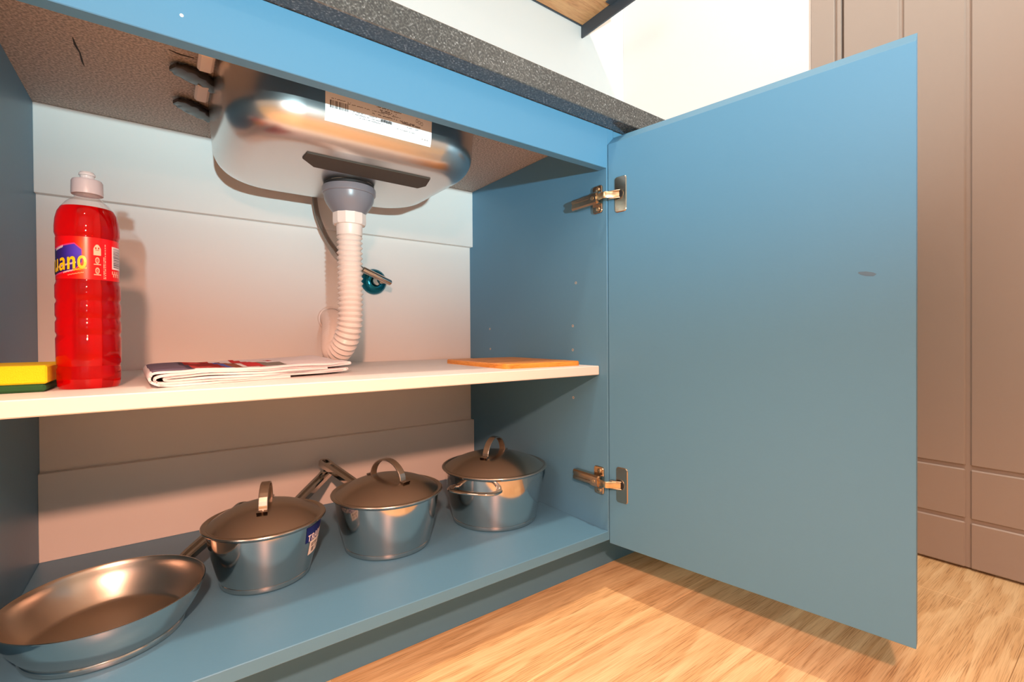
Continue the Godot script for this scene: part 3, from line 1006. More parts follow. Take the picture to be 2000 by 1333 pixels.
func drain() -> void:
	var at := DRAIN
	var t := thing("drain_pipe", "white corrugated drain hose with a grey funnel below the sink", "pipe", Vector3(at.x, SHELF_Y, at.z))
	var o := Vector3(at.x, 0, at.z) - t.position
	var y := 0.6143
	var g := Geo.new()
	lathe(g, vec2s([0.030, y - 0.0002, 0.0405, y - 0.0002, 0.0418, y - 0.002, 0.0418, y - 0.0045, 0.0405, y - 0.006, 0.036, y - 0.006]), 40)
	part("gasket", g, M.dark_rubber, t, o)
	g = Geo.new()
	lathe(g, vec2s([0.036, y - 0.005, 0.0435, y - 0.006, 0.0443, y - 0.008, 0.0443, y - 0.016, 0.0434, y - 0.0175, 0.0418, y - 0.018, 0.0405, y - 0.027, 0.0375, y - 0.034, 0.0315, y - 0.043, 0.0258, y - 0.0505, 0.0255, y - 0.060, 0.020, y - 0.060]), 48, Transform3D(), 30)
	part("funnel", g, M.grey_plastic, t, o)
	g = Geo.new()   # ribbed union nut
	var k := 36
	var prof := []
	for i in k:
		prof.append(Vector2(cos(TAU * i / k), sin(TAU * i / k)) * (0.0272 if i % 3 else 0.0280))
	sweep(g, [Vector3(0, 0.5645, 0), Vector3(0, 0.5635, 0), Vector3(0, 0.5475, 0), Vector3(0, 0.5450, 0)], prof, Vector3(0, 0, 1), false, true, [Vector2.ONE * 0.95, Vector2.ONE, Vector2.ONE, Vector2.ONE * 0.93])
	part("union_nut", g, M.white_plastic, t, o)
	g = Geo.new()
	lathe(g, vec2s([0.0215, 0.5455, 0.0212, 0.528, 0.0205, 0.5268, 0.018, 0.5268]), 32)
	part("collar", g, M.white_plastic, t, o)
	# the hose: pleats along a path that goes down, turns at the bottom and climbs back to the wall outlet
	var ctrl := [Vector3(0, 0.528, 0), Vector3(0, 0.47, 0), Vector3(0.0005, 0.42, 0.0), Vector3(0, 0.375, -0.004), Vector3(-0.004, 0.343, -0.018), Vector3(-0.008, 0.325, -0.046), Vector3(-0.005, 0.328, -0.082), Vector3(0.004, 0.348, -0.120), Vector3(0.016, 0.374, -0.160), Vector3(0.024, 0.388, -0.195), Vector3(0.0272, 0.3918, -0.218)]
	var fine := curve(ctrl, 40)
	var length := [0.0]
	for i in range(1, fine.size()):
		length.append(length[i - 1] + fine[i].distance_to(fine[i - 1]))
	var total: float = length[length.size() - 1]
	var path := []
	var sc := []
	var pitch := 0.0088
	var n := int(total / pitch)
	var at_i := 0
	for q in n * 2 + 1:
		var s := total * q / (n * 2)
		while at_i < fine.size() - 2 and length[at_i + 1] < s:
			at_i += 1
		var f: float = (s - length[at_i]) / maxf(length[at_i + 1] - length[at_i], 1e-6)
		path.append(fine[at_i].lerp(fine[at_i + 1], f))
		sc.append([0.0178, 0.0217][q % 2])
	g = Geo.new()
	# each face of a pleat is a skin of its own, so that ridges and valleys stay crisp
	var loops := []
	for i in path.size():
		var tg: Vector3 = (path[mini(i + 1, path.size() - 1)] - path[maxi(i - 1, 0)]).normalized()
		var sx := Vector3(1, 0, 0)
		sx = (sx - tg * sx.dot(tg)).normalized()
		var sz := tg.cross(sx)
		var row := []
		for j in 32:
			row.append(path[i] + (sx * cos(TAU * j / 32) + sz * sin(TAU * j / 32)) * sc[i])
		loops.append(row)
	for i in loops.size() - 1:
		skin(g, [loops[i], loops[i + 1]], 1.0)
	part("corrugated_hose", g, M.white_plastic, t, o)
	# the outlet in the back panel
	var e := thing("wall_outlet", "white round drain outlet on the back panel behind the corrugated hose", "pipe fitting", Vector3(-0.3508, 0.3918, 0.0))
	var back := Basis(Vector3(1, 0, 0), PI / 2)
	g = Geo.new()
	lathe(g, vec2s([0.0215, 0.0, 0.0262, 0.0, 0.0262, 0.002, 0.0245, 0.004, 0.0215, 0.0045, 0.0215, 0.0]), 36, Transform3D(back, Vector3.ZERO))
	part("flange", g, M.white_plastic, e)
	g = Geo.new()
	lathe(g, vec2s([0.0212, 0.001, 0.0225, 0.005, 0.0225, 0.012, 0.0213, 0.013]), 36, Transform3D(back, Vector3.ZERO))
	part("socket", g, M.white_plastic, e)

func supply() -> void:
	var t := thing("supply_hose", "thin braided steel water hose running behind the drain hose to the wall", "hose", Vector3(-0.392, 0.6143, 0.045))
	var o := -t.position
	var g := Geo.new()
	sweep(g, curve([Vector3(-0.395, 0.705, 0.050), Vector3(-0.392, 0.660, 0.046), Vector3(-0.390, 0.626, 0.042), Vector3(-0.383, 0.591, 0.042), Vector3(-0.366, 0.552, 0.046), Vector3(-0.340, 0.518, 0.053), Vector3(-0.300, 0.494, 0.063), Vector3(-0.270, 0.4815, 0.064), Vector3(-0.248, 0.472, 0.060)], 8), circle(0.0050, 14))
	part("braid", g, M.braid, t, o)
	g = Geo.new()
	sweep(g, [Vector3(-0.300, 0.494, 0.063), Vector3(-0.270, 0.4815, 0.064), Vector3(-0.254, 0.4755, 0.062), Vector3(-0.240, 0.4705, 0.0595), Vector3(-0.2375, 0.4696, 0.059)], circle(0.0066, 14), Vector3.UP, true, true, [Vector2.ONE, Vector2.ONE, Vector2.ONE, Vector2.ONE, Vector2.ONE * 0.5])
	part("sleeve", g, M.bright_steel, t, o)
	g = Geo.new()
	sweep(g, [Vector3(-0.2555, 0.4765, 0.0475), Vector3(-0.2555, 0.4762, 0.0575)], circle(0.0095, 6), Vector3.UP, false)
	part("nut", g, M.bright_steel, t, o)
	var v := thing("water_valve", "round teal water valve flange on the back panel at the hose's end", "valve", Vector3(-0.2555, 0.4770, 0.0))
	var back := Basis(Vector3(1, 0, 0), PI / 2)
	g = Geo.new()
	lathe(g, vec2s([0.0, 0.0, 0.0285, 0.0, 0.0290, 0.003, 0.0275, 0.009, 0.0225, 0.015, 0.0150, 0.018, 0.0120, 0.018]), 40, Transform3D(back, Vector3.ZERO), 40)
	part("escutcheon", g, M.teal, v)
	g = Geo.new()
	lathe(g, vec2s([0.0105, 0.016, 0.0105, 0.030, 0.0085, 0.034, 0.0085, 0.048, 0.0, 0.049]), 24, Transform3D(back, Vector3.ZERO))
	part("spout", g, M.bright_steel, v)

# ------------------------------------------------------------------ cookware
# flat steel handle from a to b: grooved bar with a hanging hole at its end
func steel_handle(t: Node3D, o: Vector3, a: Vector3, b: Vector3, w := 0.022, h := 0.012) -> void:
	var dir := (b - a).normalized()
	var side := dir.cross(Vector3.UP).normalized()
	var up := side.cross(dir)
	var L := a.distance_to(b)
	var hole := 0.030
	var e := b - dir * hole
	var sect := vec2s([-w / 2, -h * 0.35, -w / 2 + 0.002, -h * 0.5, w / 2 - 0.002, -h * 0.5, w / 2, -h * 0.35, w / 2, h * 0.3, w / 2 - 0.002, h * 0.5, w * 0.17, h * 0.5, w * 0.12, h * 0.22, -w * 0.12, h * 0.22, -w * 0.17, h * 0.5, -w / 2 + 0.002, h * 0.5, -w / 2, h * 0.3])
	var g := Geo.new()
	sweep(g, [a, a.lerp(e, 0.12), a.lerp(e, 0.5), e], sect, Vector3.UP, false, true, [Vector2(0.75, 0.8), Vector2(0.82, 0.95), Vector2(0.93, 1), Vector2.ONE])
	part("handle", g, M.bright_steel, t, o)
	# eye: a flat stadium ring
	var outer := []
	var inner := []
	var n := 12
	for i in n + 1:
		var q := -PI / 2 + PI * i / n
		outer.append(Vector2(hole - w / 2 + cos(q) * w / 2, sin(q) * w / 2))
		inner.append(Vector2(hole - w / 2 - 0.001 + cos(q) * w * 0.24, sin(q) * w * 0.24))
	for i in n + 1:
		var q := PI / 2 + PI * i / n
		outer.append(Vector2(0.0, sin(PI / 2 - PI * i / n) * w / 2))
		inner.append(Vector2(0.010 + cos(q) * w * 0.24, sin(q) * w * 0.24))
	g = Geo.new()
	var P := func(q: Vector2, z: float) -> Vector3: return e + dir * q.x + side * q.y + up * z
	var m := outer.size()
	var hh := h * 0.5
	var rings := [[outer, -hh * 0.7, 1.0], [outer, hh * 0.7, 1.0], [outer, hh, 0.9], [inner, hh, 1.0], [inner, -hh, 1.0], [outer, -hh, 0.9], [outer, -hh * 0.7, 1.0]]
	for r in rings.size() - 1:
		for i in m:
			var j := (i + 1) % m
			var c0 := Vector2(hole * 0.45, 0)
			var q := []
			for s in [[r, i], [r, j], [r + 1, j], [r + 1, i]]:
				var rr: Array = rings[s[0]]
				q.append(P.call(c0 + (rr[0][s[1]] - c0) * rr[2], rr[1]))
			var outw: Vector3 = [side * outer[i].y + dir * (outer[i].x - c0.x), side * outer[i].y + dir * (outer[i].x - c0.x) + up * 0.01, up, -(side * inner[i].y + dir * (inner[i].x - c0.x)), -up, side * outer[i].y + dir * (outer[i].x - c0.x) - up * 0.01][r]
			g.flat(q[0], q[1], q[2], q[3], outw)
	part("handle_eye", g, M.bright_steel, t, o)

# arched strap on a lid
func lid_handle(g: Geo, half: float, rise: float, foot: float, ang: float) -> void:
	var d := Vector3(sin(ang), 0, cos(ang))
	var side := d.cross(Vector3.UP)
	var pts := []
	for i in 17:
		var f := lerpf(-1.0, 1.0, i / 16.0)
		var q := sin(f * PI / 2)
		pts.append(d * half * q + Vector3.UP * (foot + rise * pow(maxf(0.0, 1.0 - q * q), 0.55)))
	var path := [pts[0] - d * 0.010 + Vector3(0, -0.002, 0), pts[0] - d * 0.004 + Vector3(0, -0.0005, 0)] + pts + [pts[16] + d * 0.004 + Vector3(0, -0.0005, 0), pts[16] + d * 0.010 + Vector3(0, -0.002, 0)]
	# sweep with the strap's width kept level
	var loops := []
	for i in path.size():
		var tg: Vector3 = (path[mini(i + 1, path.size() - 1)] - path[maxi(i - 1, 0)]).normalized()
		var nn := side.cross(tg).normalized()
		var row := []
		var k := 1.0 if i > 1 and i < path.size() - 2 else 1.15
		for q in round_rect(0.0125 * k, 0.0030, 0.0012, 3):
			row.append(path[i] + side * q.x + nn * q.y)
		loops.append(row)
	# flat shaded sides, fine steps
	for i in loops.size() - 1:
		for j in loops[i].size():
			var k: int = (j + 1) % loops[i].size()
			var c: Vector3 = path[i]
			g.flat(loops[i][j], loops[i][k], loops[i + 1][k], loops[i + 1][j], (loops[i][j] + loops[i][k]) / 2.0 - c)

func pot_radius(rb: float, rw: float, h: float, y: float) -> float:
	var f := clampf((y - 0.009) / (h - 0.013), 0.0, 1.0)
	return lerpf(rb + 0.001, rw, 0.42 * f + 0.58 * sin(f * PI / 2))

func pot(called: String, label: String, c: Vector3, rb: float, rr: float, h: float, hang: float, half: float) -> Node3D:
	var t := thing(called, label, "pot", c, "steel pots in a row on the bottom panel")
	var rw := rr - 0.0065
	var prof := vec2s([0.0, 0.0, rb - 0.003, 0.0, rb - 0.001, 0.001, rb, 0.003, rb, 0.0078, rb - 0.0006, 0.0085, rb - 0.0006, 0.0092])
	for i in 13:
		var y := lerpf(0.0096, h - 0.004, i / 12.0)
		prof.append(Vector2(pot_radius(rb, rw, h, y), y))
	prof.append_array(vec2s([rw + 0.0012, h - 0.0028, rr - 0.002, h - 0.0012, rr - 0.0014, h - 0.0002, rw, h - 0.001]))
	for i in 7:
		var y := lerpf(h - 0.004, 0.011, i / 6.0)
		prof.append(Vector2(pot_radius(rb, rw, h, y) - 0.0012, y))
	prof.append(Vector2(rb - 0.004, 0.006))
	prof.append(Vector2(0.0, 0.006))
	var g := Geo.new()
	lathe(g, prof, 96, Transform3D(), 38)
	part("body", g, M.pot_steel, t)
	g = Geo.new()   # lid: rolled rim, a flat step and a low dome
	var lp := vec2s([rw - 0.004, h - 0.0002, rr - 0.0012, h - 0.0002, rr, h + 0.0006, rr + 0.0003, h + 0.0016, rr - 0.0004, h + 0.0028, rr - 0.002, h + 0.0036, rr - 0.0042, h + 0.0034, rr - 0.0062, h + 0.0024])
	var dome := 0.0225 + (rr - 0.08) * 0.08
	for i in range(0, 15):
		var f := i / 14.0
		var r := (rr - 0.0075) * cos(f * PI / 2)
		lp.append(Vector2(r, h + 0.0026 + dome * (1.0 - pow(r / (rr - 0.0075), 2.35))))
	lathe(g, lp, 96, Transform3D(), 30)
	var lid := part("lid", g, M.lid_steel, t)
	g = Geo.new()
	var yfoot := h + 0.0026 + dome * (1.0 - pow(half / (rr - 0.0075), 2.35)) + 0.0012
	lid_handle(g, half, 0.0295, yfoot, hang)
	part("lid_handle", g, M.lid_steel, lid)
	for s in [-1.0, 1.0]:
		g = Geo.new()
		var d: Vector3 = Vector3(sin(hang), 0, cos(hang)) * s * (half + 0.006)
		lathe(g, vec2s([0.0028, 0.0, 0.0026, 0.0012, 0.0, 0.0018]), 12, Transform3D(Basis(), d + Vector3(0, yfoot - 0.001, 0)))
		part("rivet", g, M.bright_steel, lid)
	return t

# letters laid on a cone round the y axis; phi is the angle of the text's left end
func bent_text(text: String, size: float, phi: float, y: float, tilt: float, rad: Callable, squeeze := 1.0, bold := 700) -> ArrayMesh:
	var tm := TextMesh.new()
	var f := SystemFont.new()
	f.font_names = PackedStringArray(["Droid Sans"])
	f.font_weight = bold
	tm.font = f
	tm.text = text
	tm.font_size = 64
	tm.pixel_size = size / 64.0
	tm.depth = size * 0.02
	tm.curve_step = 1.0
	tm.horizontal_alignment = HORIZONTAL_ALIGNMENT_LEFT
	var arr := tm.get_mesh_arrays()
	var vs: PackedVector3Array = arr[Mesh.ARRAY_VERTEX]
	var idx = arr[Mesh.ARRAY_INDEX]
	var order: PackedInt32Array = idx if idx != null else PackedInt32Array(range(vs.size()))
	var g := Geo.new()
	var P := func(p: Vector3) -> Vector3:
		var x := p.x * squeeze
		var yy := y + p.y + x * tan(tilt)
		var r: float = rad.call(yy)
		var a := phi + x / r
		return Vector3(sin(a), 0, cos(a)) * (r + 0.0004 + p.z * 0.3) + Vector3(0, yy, 0)
	for i in range(0, order.size(), 3):
		var a: Vector3 = P.call(vs[order[i]])
		var b: Vector3 = P.call(vs[order[i + 1]])
		var c: Vector3 = P.call(vs[order[i + 2]])
		var nn := Vector3(a.x, 0, a.z).normalized()
		g.tri(a, b, c, nn, nn, nn)
	return g.mesh()

# a sticker on a cone round the y axis
func bent_patch(g: Geo, phi0: float, phi1: float, y0: float, y1: float, rad: Callable, lift := 0.0003, nx := 12, ny := 6) -> Geo:
	for i in nx:
		for j in ny:
			var q := []
			var nn := []
			var uv := []
			for s in [[i, j], [i + 1, j], [i + 1, j + 1], [i, j + 1]]:
				var a := lerpf(phi0, phi1, float(s[0]) / nx)
				var y := lerpf(y0, y1, float(s[1]) / ny)
				var d := Vector3(sin(a), 0, cos(a))
				q.append(d * (rad.call(y) + lift) + Vector3(0, y, 0))
				nn.append(d)
				uv.append(Vector2(float(s[0]) / nx, 1.0 - float(s[1]) / ny))
			g.quad(q[0], q[1], q[2], q[3], nn[0], nn[1], nn[2], nn[3], uv[0], uv[1], uv[2], uv[3])
	return g

func cookware() -> void:
	var y := 0.0
	# small saucepan
	var c := Vector3(-0.5197, y, 0.2693)
	var t := pot("saucepan", "smallest lidded steel saucepan with a blue sticker, next to the frying pan", c, 0.0604, 0.0822, 0.0827, -0.28, 0.030)
	steel_handle(t, -c, Vector3(-0.478, 0.0625, 0.203), Vector3(-0.3665, 0.078, 0.0415))
	var rad := func(yy: float) -> float: return pot_radius(0.0604, 0.0822 - 0.0065, 0.0827, yy)
	var blue := mat(Color(0.05, 0.11, 0.42), 0.35)
	var g := Geo.new()
	bent_patch(g, 0.60, 1.30, 0.0545, 0.0775, rad)
	var st := part("sticker", g, blue, t)
	part("lettering", bent_text("TRAMONTINA", 0.0135, 0.655, 0.0600, 0.0, rad, 1.0), M.white_print, st)
	var im := Image.create(64, 64, false, Image.FORMAT_RGB8)
	im.fill(Color(0.93, 0.88, 0.83))
	for r in [[8, 12, 30, 16], [12, 34, 14, 20], [34, 36, 20, 6], [34, 46, 16, 4], [44, 10, 10, 18]]:
		im.fill_rect(Rect2i(r[0], r[1], r[2], r[3]), Color(0.5, 0.45, 0.43))
	im.fill_rect(Rect2i(15, 18, 16, 7), Color(0.8, 0.75, 0.7))
	var wm := mat(Color.WHITE, 0.4)
	wm.albedo_texture = ImageTexture.create_from_image(im)
	g = Geo.new()
	bent_patch(g, 0.74, 1.22, 0.0335, 0.0545, rad)
	part("sticker", g, wm, t)
	# middle saucepan
	c = Vector3(-0.3332, y, 0.2732)
	t = pot("saucepan", "middle lidded steel saucepan with its long handle towards the back", c, 0.0705, 0.0920, 0.0889, 0.31, 0.038)
	steel_handle(t, -c, Vector3(-0.346, 0.070, 0.188), Vector3(-0.3815, 0.0985, 0.041))
	# casserole with two loop handles
	c = Vector3(-0.1198, y, 0.2832)
	t = pot("casserole_pot", "largest lidded steel pot with loop handles beside the right panel", c, 0.0815, 0.1017, 0.0989, -1.07, 0.036)
	for s in [0, 1]:
		var a0: float = -0.95 + PI * s
		var d := Vector3(sin(a0), 0, cos(a0))
		var e := Vector3(cos(a0), 0, -sin(a0))
		var r0 := pot_radius(0.0815, 0.0952, 0.0989, 0.082) - 0.0005
		g = Geo.new()
		var pth := curve([d * (r0 - 0.008) - e * 0.040 + Vector3(0, 0.080, 0), d * (r0 + 0.004) - e * 0.044 + Vector3(0, 0.0815, 0), d * (r0 + 0.026) - e * 0.036 + Vector3(0, 0.083, 0), d * (r0 + 0.034) + Vector3(0, 0.084, 0), d * (r0 + 0.026) + e * 0.036 + Vector3(0, 0.083, 0), d * (r0 + 0.004) + e * 0.044 + Vector3(0, 0.0815, 0), d * (r0 - 0.008) + e * 0.040 + Vector3(0, 0.080, 0)], 6)
		sweep(g, pth, round_rect(0.011, 0.0045, 0.0018, 3), Vector3.UP, true)
		part("loop_handle", g, M.bright_steel, t)
	# frying pan
	c = Vector3(-0.6953, y, 0.3148)
	t = thing("frying_pan", "open steel frying pan without a lid at the left", "frying pan", c)
	g = Geo.new()
	var prof := vec2s([0.0, 0.0, 0.0735, 0.0, 0.0755, 0.001, 0.0762, 0.003, 0.0762, 0.0065, 0.0756, 0.0075, 0.0762, 0.0085])
	for i in range(1, 11):
		var f := i / 10.0
		prof.append(Vector2(0.0762 + 0.0195 * sin(f * PI / 2 * 0.92), lerpf(0.0085, 0.0482, f)))
	prof.append_array(vec2s([0.0972, 0.0492, 0.0974, 0.0500, 0.0962, 0.0503]))
	lathe(g, prof, 112, Transform3D(), 40)
	part("outside", g, M.pot_steel, t)
	g = Geo.new()
	prof = vec2s([0.0962, 0.0503, 0.0950, 0.0492])
	for i in range(1, 11):
		var f := 1.0 - i / 10.0
		prof.append(Vector2(0.0745 + 0.0195 * sin(f * PI / 2 * 0.92), lerpf(0.010, 0.0485, f)))
	prof.append_array(vec2s([0.0725, 0.0078, 0.0685, 0.0068, 0.0, 0.0064]))
	lathe(g, prof, 112, Transform3D(), 40)
	part("cooking_surface", g, M.pan_inside, t, Vector3.ZERO, "warm satin inside of the pan")
	steel_handle(t, -c, Vector3(-0.6210, 0.0430, 0.2500), Vector3(-0.5250, 0.0560, 0.0940))

# ------------------------------------------------------------------ things on the shelf
func bottle() -> void:
	var c := Vector3(-0.7063, SHELF_Y, 0.3416)
	var t := thing("detergent_bottle", "bottle of red dish soap with a yellow lettered label on the shelf", "bottle", c)
	var body := vec2s([0.0, 0.0035, 0.018, 0.0, 0.0248, 0.0002, 0.0266, 0.003, 0.0272, 0.009, 0.0273, 0.0215, 0.0264, 0.0238, 0.0264, 0.0250, 0.0275, 0.0275])
	for yy in [0.0584, 0.0762, 0.0957]:
		body.append_array(vec2s([0.0278, yy - 0.0036, 0.0267, yy - 0.0008, 0.0267, yy + 0.0008, 0.0278, yy + 0.0036]))
	body.append_array(vec2s([0.0278, 0.1125, 0.0268, 0.1155, 0.0265, 0.1180, 0.0265, 0.1645, 0.0268, 0.1665, 0.0277, 0.1695, 0.0277, 0.1765, 0.0271, 0.1850, 0.0254, 0.1930, 0.0226, 0.1985, 0.0186, 0.2045, 0.0150, 0.2080, 0.0138, 0.2095]))
	var fill := body.duplicate()
	fill.resize(fill.size() - 3)   # the soap stops below the neck
	fill.append(Vector2(0.0, fill[fill.size() - 1].y))
	var g := Geo.new()
	lathe(g, fill, 72, Transform3D(), 40)
	part("liquid", g, M.liquid, t, Vector3.ZERO, "clear red liquid")
	g = Geo.new()
	lathe(g, vec2s([0.0226, 0.1985, 0.0186, 0.2045, 0.0150, 0.2080, 0.0122, 0.2102, 0.0112, 0.2112, 0.0112, 0.2180]), 48, Transform3D(), 40)
	part("neck", g, M.shell, t)
	g = Geo.new()
	lathe(g, vec2s([0.0, 0.2155, 0.0128, 0.2150, 0.0137, 0.2148, 0.0139, 0.2165, 0.0136, 0.2290, 0.0126, 0.2310, 0.0080, 0.2316, 0.0, 0.2316]), 48, Transform3D(), 30)
	part("cap", g, M.cap, t)
	g = Geo.new()
	lathe(g, vec2s([0.0066, 0.2312, 0.0062, 0.2350, 0.0060, 0.2356, 0.0073, 0.2364, 0.0073, 0.2380, 0.0058, 0.2402, 0.0, 0.2410]), 32, Transform3D(), 30)
	part("push_pull_nozzle", g, M.clear_cap, t)
	# label, a sheet round the body: print from -115 to +100 degrees
	var w := 640; var h := 220
	var im := Image.create(w, h, false, Image.FORMAT_RGB8)
	var red := Color(0.90, 0.03, 0.06)
	im.fill(red)
	var a0 := deg_to_rad(-115.0); var a1 := deg_to_rad(100.0)
	var X := func(deg: float) -> float: return (deg_to_rad(deg) - a0) / (a1 - a0) * w
	for py in h:
		for px in w:
			var x := float(px); var yy := float(py)
			var col := red
			var ex: float = X.call(-7.0)
			# orange glow beside the emblem
			var gl := exp(-pow((x - ex - 4.0) / 34.0, 2.0)) * (0.55 + 0.45 * sin(yy / h * PI))
			col = col.lerp(Color(1.0, 0.42, 0.05), gl)
			# slanted purple-blue emblem, rounded at its right end, with a pink rim
			var u: float = x - (ex - 14.0)
			var v := yy - 100.0 + (x - ex) * 0.16
			var half := 66.0 - maxf(0.0, u + 22.0) * 0.9
			var d := absf(v) - half
			if u < 16.0 and d < 0.0:
				col = Color(0.20, 0.14, 0.58).lerp(Color(0.33, 0.25, 0.85), smoothstep(-120.0, 0.0, u)).lerp(Color(0.20, 0.05, 0.25), smoothstep(-20.0, 58.0, v) * 0.5 + smoothstep(60.0, 220.0, -u) * 0.6)
			elif u < 20.0 and d < 7.0:
				col = Color(0.86, 0.25, 0.55)
			im.set_pixel(px, py, col)
	var cream := Color(0.97, 0.80, 0.70)
	# slanted lines of small print too fine to read
	for ln in [[-67.0, 64, -43.0, 47, 11, Color(0.95, 0.92, 0.97), Color(0.95, 0.92, 0.97)], [-74.0, 166, -16.0, 131, 9, Color(0.96, 0.88, 0.96), Color(0.96, 0.88, 0.96)], [-43.0, 184, 3.0, 157, 8, Color(0.96, 0.85, 0.88), Color(1.0, 0.83, 0.15)], [-33.0, 199, -2.0, 182, 5, Color(0.98, 0.70, 0.55), Color(0.98, 0.70, 0.55)]]:
		var lx0: float = X.call(ln[0])
		var lx1: float = X.call(ln[2])
		for px in range(int(lx0), int(lx1)):
			var f := (px - lx0) / (lx1 - lx0)
			if px % 8 < 6:
				im.fill_rect(Rect2i(px, int(lerpf(ln[1], ln[3], f)) + (px / 8) % 2, 1, ln[4]), ln[5] if f < 0.45 else ln[6])
	var ix := int(X.call(21.5))
	# three small icons in a column
	for py in range(34, 92):
		for px in range(ix - 20, ix + 21):
			var dx := (px - ix) / 20.0
			if py > 34 + int(22.0 * dx * dx) and absf(dx) <= 1.0:
				im.set_pixel(px, py, cream)
	im.fill_rect(Rect2i(ix - 11, 50, 7, 9), red)
	im.fill_rect(Rect2i(ix + 5, 50, 7, 9), red)
	im.fill_rect(Rect2i(ix - 10, 63, 21, 3), Color(0.75, 0.3, 0.25))
	for cy in [118, 172]:
		for py in range(cy - 17, cy + 18):
			for px in range(ix - 12, ix + 13):
				var q := Vector2((px - ix) / 12.0, (py - cy) / 17.0).length()
				if q < 1.0:
					im.set_pixel(px, py, cream if q > 0.72 or (px + py) % 9 < 3 else red)
		im.fill_rect(Rect2i(ix - 19, cy + 19, 39, 5), cream)
	var tx := int(X.call(36.5))
	for k in 46:   # two columns of small print, turned on its side
		if (k * 7) % 11 < 8:
			im.fill_rect(Rect2i(tx, 30 + k * 4, 6, 3), cream)
		if k > 16 and (k * 5) % 9 < 7:
			im.fill_rect(Rect2i(tx - 9, 30 + k * 4, 6, 3), cream)
	var bx := int(X.call(53.0))
	im.fill_rect(Rect2i(bx, 34, w - bx, 122), Color(0.93, 0.90, 0.92))
	var rng := RandomNumberGenerator.new()
	rng.seed = 12
	var by := 42
	while by < 148:   # bar code lying on its side
		var k := rng.randi_range(1, 4)
		im.fill_rect(Rect2i(bx + 12, by, w - bx - 12, k), Color(0.16, 0.14, 0.22))
		by += k + rng.randi_range(2, 4)
	for k in 8:
		im.fill_rect(Rect2i(bx + k * 9, 166 + (k % 2) * 14, 7, 18), cream)
	var lm := mat(Color.WHITE, 0.25)
	lm.albedo_texture = ImageTexture.create_from_image(im)
	var rad := func(_y: float) -> float: return 0.0268
	g = Geo.new()
	bent_patch(g, a0, a1, 0.1185, 0.1640, rad, 0.0, 48, 1)
	var lb := part("label", g, lm, t)
	part("lettering", bent_text("Minuano", 0.0240, -2.33, 0.1298, 0.14, rad, 0.63), M.yellow_print, lb)

func sponge() -> void:
	var t := thing("sponge", "yellow and green dish sponge beside the red bottle", "sponge", Vector3(-0.767, SHELF_Y, 0.32))
	var x0 := -0.0325; var x1 := 0.0310; var z0 := -0.060; var z1 := 0.0555
	var g := Geo.new()
	box(g, Vector3(x0, 0.0085, z0), Vector3(x1, 0.0272, z1), 0.0016)
	part("foam", g, M.sponge, t)
	g = Geo.new()
	box(g, Vector3(x0, 0.0, z0), Vector3(x1 - 0.001, 0.0085, z1), 0.0025)
	part("scouring_pad", g, M.scour, t)

